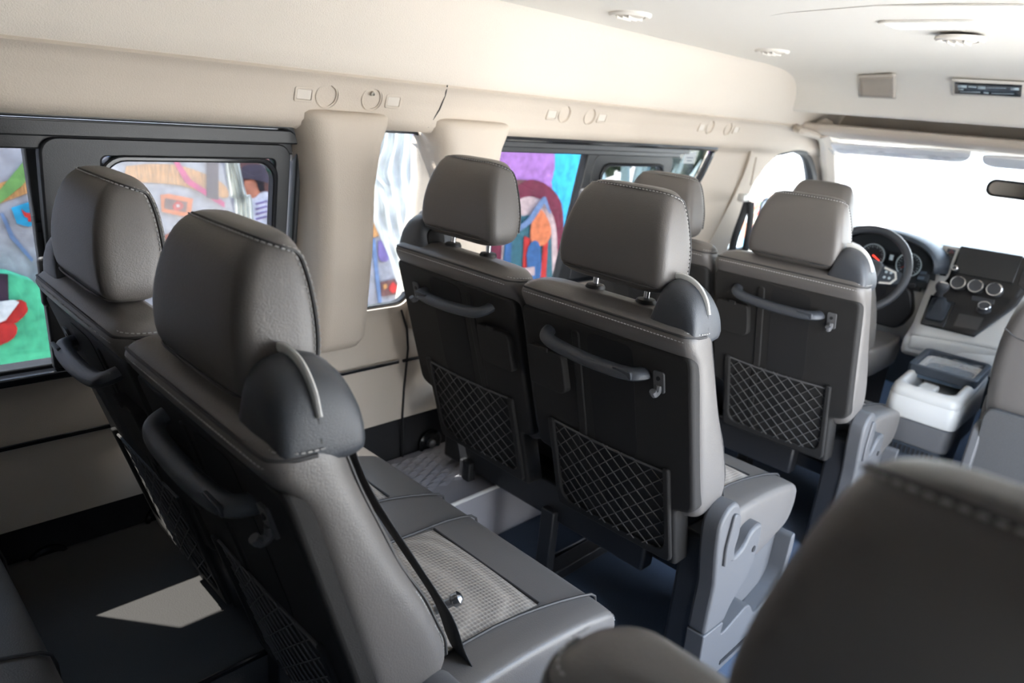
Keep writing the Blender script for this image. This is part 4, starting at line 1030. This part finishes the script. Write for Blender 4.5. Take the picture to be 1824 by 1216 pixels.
# lower left: green field with shoes
s2 = slab('painted_slab', 'bright green painted slab at the left edge below the grey mural', [(-60, 480), (20, 488), (60, 502), (80, 520), (130, 545), (130, 700), (-60, 720)], XM + .10, .08, 'mgreen'); s2['px'] = XM + .10
paint('dark_edge', s2, [(-20, 485), (14, 488), (16, 545), (-20, 545)], 1, 'mdark')
paint('painted_shoe', s2, [(-10, 540), (38, 534), (48, 545), (48, 556), (30, 574), (8, 580), (-10, 582)], 2, 'mred', 2); paint('painted_shoe', s2, [(-10, 578), (20, 574), (31, 585), (24, 602), (2, 614), (-12, 614)], 3, 'mred', 2)
paint('shoe_cuff', s2, [(-10, 538), (26, 534), (34, 538), (10, 570), (-10, 578)], 4, 'mwhite')
# seen through the narrow window
s3 = slab('painted_slab', 'yellow painted slab showing above the grey mural in the narrow window', [(600, 190), (758, 200), (758, 300), (600, 330)], XM - .45, .1, 'myellow')
paint('flower', s1, [(628, 328), (640, 320), (650, 335), (648, 350), (632, 356), (624, 345)], 2, 'mred', 3)
paint('stem', s1, [(648, 345), (654, 352), (632, 388), (622, 400), (622, 388)], 2, 'mribbon')
paint('scroll', s1, [(636, 374), (648, 372), (660, 378), (668, 372), (676, 384), (664, 386), (650, 384), (640, 386)], 2, 'mbluegrey', 3); paint('scroll', s1, [(745, 358), (756, 350), (768, 352), (768, 366), (752, 372)], 2, 'mbluegrey', 3)
paint('fringe_band', s1, [(618, 408), (650, 396), (690, 386), (690, 416), (660, 424), (640, 430), (618, 436)], 2, 'mfringe'); paint('fringe_band', s1, [(745, 380), (775, 376), (775, 395), (745, 398)], 2, 'mfringe')
paint('banner', s1, [(612, 448), (637, 438), (630, 468), (612, 484)], 2, 'mturq'); paint('banner_patch', s1, [(616, 456), (628, 452), (624, 464), (616, 468)], 3, 'morange')
paint('dark_patch', s1, [(674, 430), (690, 428), (694, 460), (680, 466), (674, 455)], 2, 'mlilac', 2)
paint('hanging_line', s1, [(662, 425), (668, 425), (676, 500), (682, 555), (676, 555), (669, 500)], 1, 'mbluegrey')
paint('orange_banner', s1, [(614, 530), (646, 513), (646, 538), (616, 556)], 2, 'morange'); paint('banner_marks', s1, [(622, 536), (640, 524), (638, 534), (624, 544)], 3, 'mred')
paint('flower_card', s1, [(678, 502), (716, 494), (720, 522), (680, 528)], 2, 'mbrown'); paint('card_flower', s1, [(694, 510), (700, 502), (706, 508), (712, 512), (706, 518), (700, 522), (694, 517)], 3, 'mred', 2); paint('card_leaf', s1, [(682, 508), (688, 505), (690, 512), (684, 516)], 3, 'mfringe')
paint('ribbon', s1, [(735, 255), (745, 256), (775, 315), (775, 338), (760, 320), (742, 290)], 2, 'mmagenta')
# white streaks behind the windows, built as translucent hanging cloth
MTc = bpy.data.materials.new('cloth'); MTc.use_nodes = True
n_ = MTc.node_tree.nodes; l_ = MTc.node_tree.links; n_.clear()
o_ = n_.new('ShaderNodeOutputMaterial'); d1 = n_.new('ShaderNodeBsdfDiffuse'); d2 = n_.new('ShaderNodeBsdfTranslucent'); mx = n_.new('ShaderNodeMixShader'); nz = n_.new('ShaderNodeTexNoise'); mp = n_.new('ShaderNodeMapping'); tcc = n_.new('ShaderNodeTexCoord'); cr = n_.new('ShaderNodeValToRGB')
mp.inputs['Scale'].default_value = (1, 22, 3); nz.inputs['Scale'].default_value = 1.5; nz.inputs['Detail'].default_value = 5
cr.color_ramp.elements[0].position = .35; cr.color_ramp.elements[0].color = (.7, .7, .68, 1); cr.color_ramp.elements[1].position = .6; cr.color_ramp.elements[1].color = (.95, .95, .92, 1)
l_.new(tcc.outputs['Object'], mp.inputs[0]); l_.new(mp.outputs[0], nz.inputs[0]); l_.new(nz.outputs[0], cr.inputs[0]); l_.new(cr.outputs[0], d1.inputs[0]); l_.new(cr.outputs[0], d2.inputs[0]); mx.inputs[0].default_value = .85
l_.new(d1.outputs[0], mx.inputs[1]); l_.new(d2.outputs[0], mx.inputs[2]); l_.new(mx.outputs[0], o_.inputs[0]); MT['cloth'] = MTc
def drape(label, L, Rr, x):
    P = []
    L = catmull([(p[0], p[1], 0) for p in L], 4); Rr = catmull([(p[0], p[1], 0) for p in Rr], 4)
    for k, (a, c) in enumerate(zip(L, Rr)):
        row = []
        for i in range(17):
            q = a + (c - a) * (i / 16); h = at(q.x, q.y, x=x + .02 * math.sin(i * 1.7 + k * .05)); h.z = max(h.z, -.649); row.append(h)
        P.append(row)
    o = B().grid(P).build('white_streak', 'cloth', solid=.003); tag(o, label, 'cloth', 'white streaks built as cloth'); return o
drape('white streak behind the narrow window, built as hanging cloth', [(668, 205), (655, 260), (630, 308), (655, 340), (664, 390), (690, 450), (702, 490), (715, 560), (720, 900), (720, 1500)], [(735, 205), (736, 260), (737, 308), (739, 340), (745, 390), (750, 450), (742, 490), (735, 560), (735, 900), (735, 1500)], -2.55)
drape('narrow white streak beside the painted man in the rear window, built as hanging cloth', [(401, 255), (402, 300), (410, 350), (420, 400), (430, 900), (430, 1600)], [(422, 255), (428, 300), (440, 350), (452, 400), (470, 900), (470, 1600)], -2.55)
# slabs behind the third window
s4 = slab('painted_slab', 'purple painted slab with a church arch behind the third window', [(760, 120), (989, 120), (988, 300), (982, 325), (1000, 420), (995, 640), (770, 640)], XM, .15, 'mpurple'); s4['px'] = XM
s5 = slab('painted_slab', 'bright cyan painted slab right of the purple one', [(975, 110), (1052, 110), (1052, 500), (1030, 640), (960, 640)], XM - .12, .15, 'mcyan'); s5['px'] = XM - .12
paint('brown_panel', s4, [(905, 320), (938, 320), (930, 350), (905, 352)], 1, 'mbrown')
paint('arch', s4, [(868, 500), (880, 400), (905, 348), (930, 326), (950, 320), (978, 332), (1000, 362), (1004, 420), (1000, 470), (990, 500)], 2, 'mmaroon', 3)
paint('arch_inner', s4, [(890, 500), (898, 410), (915, 365), (942, 350), (972, 362), (988, 395), (992, 440), (985, 500)], 3, 'mpink', 3)
paint('arch_wall', s4, [(892, 500), (900, 420), (925, 385), (968, 380), (982, 420), (984, 500)], 4, 'mteal')
paint('arch_post', s4, [(895, 500), (902, 415), (912, 418), (908, 500)], 5, 'mblue'); paint('arch_post', s4, [(930, 500), (934, 420), (944, 425), (942, 500)], 6, 'mred'); paint('arch_post', s4, [(962, 500), (968, 430), (976, 430), (972, 500)], 6, 'mred')
paint('church_dome', s4, [(946, 400), (960, 372), (976, 390), (982, 415), (974, 432), (962, 438), (946, 430)], 7, 'mdome', 3)
paint('blue_door', s4, [(942, 500), (938, 455), (946, 432), (958, 430), (963, 450), (962, 500)], 8, 'mblue', 2)
paint('arch_ribbon', s4, [(912, 412), (940, 390), (966, 352), (972, 350), (982, 380), (978, 380), (970, 362), (946, 398), (914, 420)], 9, 'mbluegrey')
paint('inscription_plate', s4, [(930, 478), (952, 475), (952, 490), (930, 492)], 9, 'mpink')
paint('maroon_figure', s5, [(1000, 480), (1004, 430), (1012, 395), (1022, 385), (1026, 355), (1034, 372), (1030, 400), (1018, 430), (1012, 465), (1016, 500), (1000, 500)], 1, 'mmaroon')
# plants and pale structures further forward
MT['leaf'] = mat('leaf', (.035, .055, .03, 1), .6, var=.5, scale=6); MT['agave'] = mat('agave', (.16, .22, .22, 1), .5, var=.3, scale=5); MT['bark'] = mat('bark', (.09, .07, .05, 1), .9, bump=.6, scale=20)
ag = empty('agave_plant', at(1130, 330, x=-4.2)); ag.location.z = -.65; tag(ag, 'blue-grey spiky plant behind the front pane of the third window', 'plant')
b = B()
for k in range(34):
    a = random.uniform(0, 2 * PI); tlt = random.uniform(.1, .8); L = random.uniform(1.5, 2.3); d = Vector((math.cos(a) * math.sin(tlt), math.sin(a) * math.sin(tlt), math.cos(tlt)))
    sd = d.cross(Vector((0, 0, 1))).normalized() if abs(d.z) < .99 else Vector((1, 0, 0)); nn = sd.cross(d)
    rings = []
    for t, w_ in ((0, .06), (.3, .085), (.6, .06), (.85, .03), (1, .003)):
        p = d * L * t + Vector((0, 0, -.25 * t * t)); rings.append([p - sd * w_, p + nn * w_ * .25, p + sd * w_, p - nn * w_ * .12])
    b.loft(rings)
b.build('leaves', 'agave', ag)
def tree(label, x, y, h, cr, n):
    t = empty('leafy_tree', (x, y, -.65)); tag(t, label, 'tree')
    B().tube(catmull([(0, 0, 0), (.05, .03, h * .4), (-.05, .06, h * .75)], 5), [.14 - .008 * k for k in range(11)], 8).build('trunk', 'bark', t)
    b = B()
    for k in range(n):
        v = Vector((random.gauss(0, 1), random.gauss(0, 1), random.gauss(0, 1))).normalized() * cr * random.uniform(.4, 1); v.z *= .8
        c = v + Vector((0, 0, h)); d = Vector((random.uniform(-1, 1), random.uniform(-1, 1), random.uniform(-1, 1))).normalized(); e = d.orthogonal().normalized(); s = random.uniform(.12, .24)
        b.f([b.v(c - d * s), b.v(c + e * s * .5), b.v(c + d * s), b.v(c - e * s * .5)])
    o = b.build('foliage', 'leaf', t, smooth=False, recalc=False); return t
tp = at(1225, 285, x=-6.4); tree('dark leafy tree nearer the white building, behind the slanted pane', tp.x, tp.y, 1.95, 1.2, 2600); tp = at(1070, 280, x=-9.2); tree('dark leafy tree behind the blue-grey spiky plant', tp.x, tp.y, 1.8, 1.25, 2600)
b = B(); q = at(1200, 318, x=-4.6); q2 = at(1330, 330, x=-4.6)
b.box((-4.9, (q.y + 14) / 2, (q.z - .65) / 2 - .08), (.2, 14 - q.y, q.z + .65 - .16)); tag(b.build('garden_wall', 'white_wall', smooth=False, bev=.02), 'sunlit low white wall below the dark tree', 'wall')
hb = empty('white_building', (2, 17, -.65)); tag(hb, 'sunlit white building filling the windscreen', 'building')
b = B(); b.box((-1, .5, 3.5), (26, 1, 7)); b.build('facade', 'white_wall', hb, smooth=False)
MT['win_pale'] = mat('win_pale', (.55, .62, .68, 1), .4)
for k in range(5):
    b = B(); b.box((-9 + k * 3.4, -.02, 2.0), (1.2, .06, 1.4)); f_ = b.build('window', 'win_pale', hb, smooth=False)
    b = B(); b.box((-9 + k * 3.4, -.06, 1.27), (1.4, .14, .08)); b.build('sill', 'white_wall', f_, smooth=False)
sb = empty('sky_block_building', (-8.5, -8, -.65)); tag(sb, 'building added behind the painted slabs to block sky light', 'building')
b = B(); b.box((0, 0, 3.0), (3, 26, 6)); b.build('facade', 'ground', sb, smooth=False)  # added block, put there to cut sky light from the left
for k in range(6):
    b = B(); b.box((1.51, -10 + k * 4, 3.6), (.06, 1.2, 1.5)); b.build('window', 'win_pale', sb, smooth=False)
# door mirror
dm = empty('door_mirror', (-1.782, 3.92, .77)); tag(dm, "dark exterior door mirror outside the driver's window", 'mirror')
b = B(); rg = []
for h, k in ((.09, .5), (.06, .85), (.0, 1), (-.015, .96)): rg.append([(p[0] * k, h, p[1] * k) for p in rrect(0, 0, .17, .30, .05, 5)])
b.loft(rg); b.build('housing', 'gloss_black', dm)
b = B(); b.prism(rrect(0, 0, .132, .262, .04, 5), lambda a, c, h: (a, h, c), -.019, -.014); b.build('mirror_glass', 'mirror_glass', dm, smooth=False)
B().tube([(.07, .03, -.1), (.19, .06, -.13)], .02, 8).build('arm', 'black_plastic', dm)

# person standing outside the driver's window
def person(label, loc, rz):
    r = empty('person', loc, rz); tag(r, label, 'person')
    J = {'pel': (0, 0, .93), 'sp': (0, 0, 1.12), 'ch': (0, -.01, 1.32), 'nk': (0, 0, 1.47), 'hd': (0, -.01, 1.56), 'hd2': (0, -.015, 1.66),
         'ls': (-.17, 0, 1.40), 'le': (-.23, .02, 1.12), 'lw': (-.20, -.10, .92), 'lh': (-.195, -.14, .85), 'rs': (.17, 0, 1.40), 're': (.23, .02, 1.12), 'rw': (.20, -.10, .92), 'rh': (.195, -.14, .85),
         'lp': (-.10, 0, .88), 'lk': (-.11, -.02, .48), 'la': (-.11, .02, .08), 'lt': (-.12, -.13, .03), 'rp': (.10, 0, .88), 'rk': (.11, -.02, .48), 'ra': (.11, .02, .08), 'rt': (.12, -.13, .03)}
    RD = {'pel': .15, 'sp': .135, 'ch': .15, 'nk': .06, 'hd': .085, 'hd2': .085, 'ls': .07, 'le': .045, 'lw': .032, 'lh': .035, 'rs': .07, 're': .045, 'rw': .032, 'rh': .035, 'lp': .10, 'lk': .065, 'la': .045, 'lt': .04, 'rp': .10, 'rk': .065, 'ra': .045, 'rt': .04}
    E_ = [('pel', 'sp'), ('sp', 'ch'), ('ch', 'nk'), ('nk', 'hd'), ('hd', 'hd2'), ('ch', 'ls'), ('ls', 'le'), ('le', 'lw'), ('lw', 'lh'), ('ch', 'rs'), ('rs', 're'), ('re', 'rw'), ('rw', 'rh'), ('pel', 'lp'), ('lp', 'lk'), ('lk', 'la'), ('la', 'lt'), ('pel', 'rp'), ('rp', 'rk'), ('rk', 'ra'), ('ra', 'rt')]
    def skin(name, keys, m, grow):
        ks = [k for k in J if k in keys]; ix = {k: i for i, k in enumerate(ks)}
        me = bpy.data.meshes.new(name); me.from_pydata([J[k] for k in ks], [(ix[a], ix[c]) for a, c in E_ if a in ix and c in ix], [])
        o = bpy.data.objects.new(name, me); COL.objects.link(o); o.parent = r; me.materials.append(MT[m])
        sk = o.modifiers.new('skin', 'SKIN'); o.modifiers.new('sub', 'SUBSURF').render_levels = 2
        for i, k in enumerate(ks):
            q = RD[k] + grow; me.skin_vertices[0].data[i].radius = (q, q * (.72 if k in ('pel', 'sp', 'ch') else 1)); me.skin_vertices[0].data[i].use_root = (i == 0)
        return o
    skin('body', set(J), 'mskin', 0)
    skin('shirt', {'pel', 'sp', 'ch', 'ls', 'le', 'rs', 're'}, 'shirt', .014)
    skin('jeans', {'pel', 'lp', 'lk', 'la', 'rp', 'rk', 'ra'}, 'jeans', .012)
    b = B(); b.lathe([(.05, .10), (.088, .07), (.098, .02), (.09, -.04), (.06, -.06)], (0, .012, 1.64), (0, .15, 1), 16); b.build('hair', 'mhair', r)
    for s in (-1, 1): B().tube([(s * .115, .04, -.0 + .04), (s * .12, -.06, .045), (s * .122, -.17, .035)], [.05, .052, .035], 8).build('shoe', 'mhair', r)
    return r
MT['shirt'] = mat('shirt', srgb(225, 190, 175), .8, var=.0); 
n_ = MT['shirt'].node_tree.nodes; l_ = MT['shirt'].node_tree.links; vz = n_.new('ShaderNodeTexVoronoi'); vz.inputs['Scale'].default_value = 16; cr = n_.new('ShaderNodeValToRGB'); cr.color_ramp.interpolation = 'CONSTANT'
cr.color_ramp.elements[0].color = srgb(205, 60, 55); cr.color_ramp.elements[1].position = .35; cr.color_ramp.elements[1].color = srgb(235, 225, 210)
e_ = cr.color_ramp.elements.new(.6); e_.color = srgb(120, 140, 90)
l_.new(vz.outputs['Color'], cr.inputs[0]); l_.new(cr.outputs[0], n_['Principled BSDF'].inputs['Base Color'])
MT['jeans'] = mat('jeans', srgb(120, 165, 190), .9, bump=.3, scale=200, var=.15)
q = at(1354, 372, x=-3.8); person('person in a red and white flowered shirt and jeans outside the driver window', (q.x, q.y, -.65), .9).scale = (.85, .85, .85)
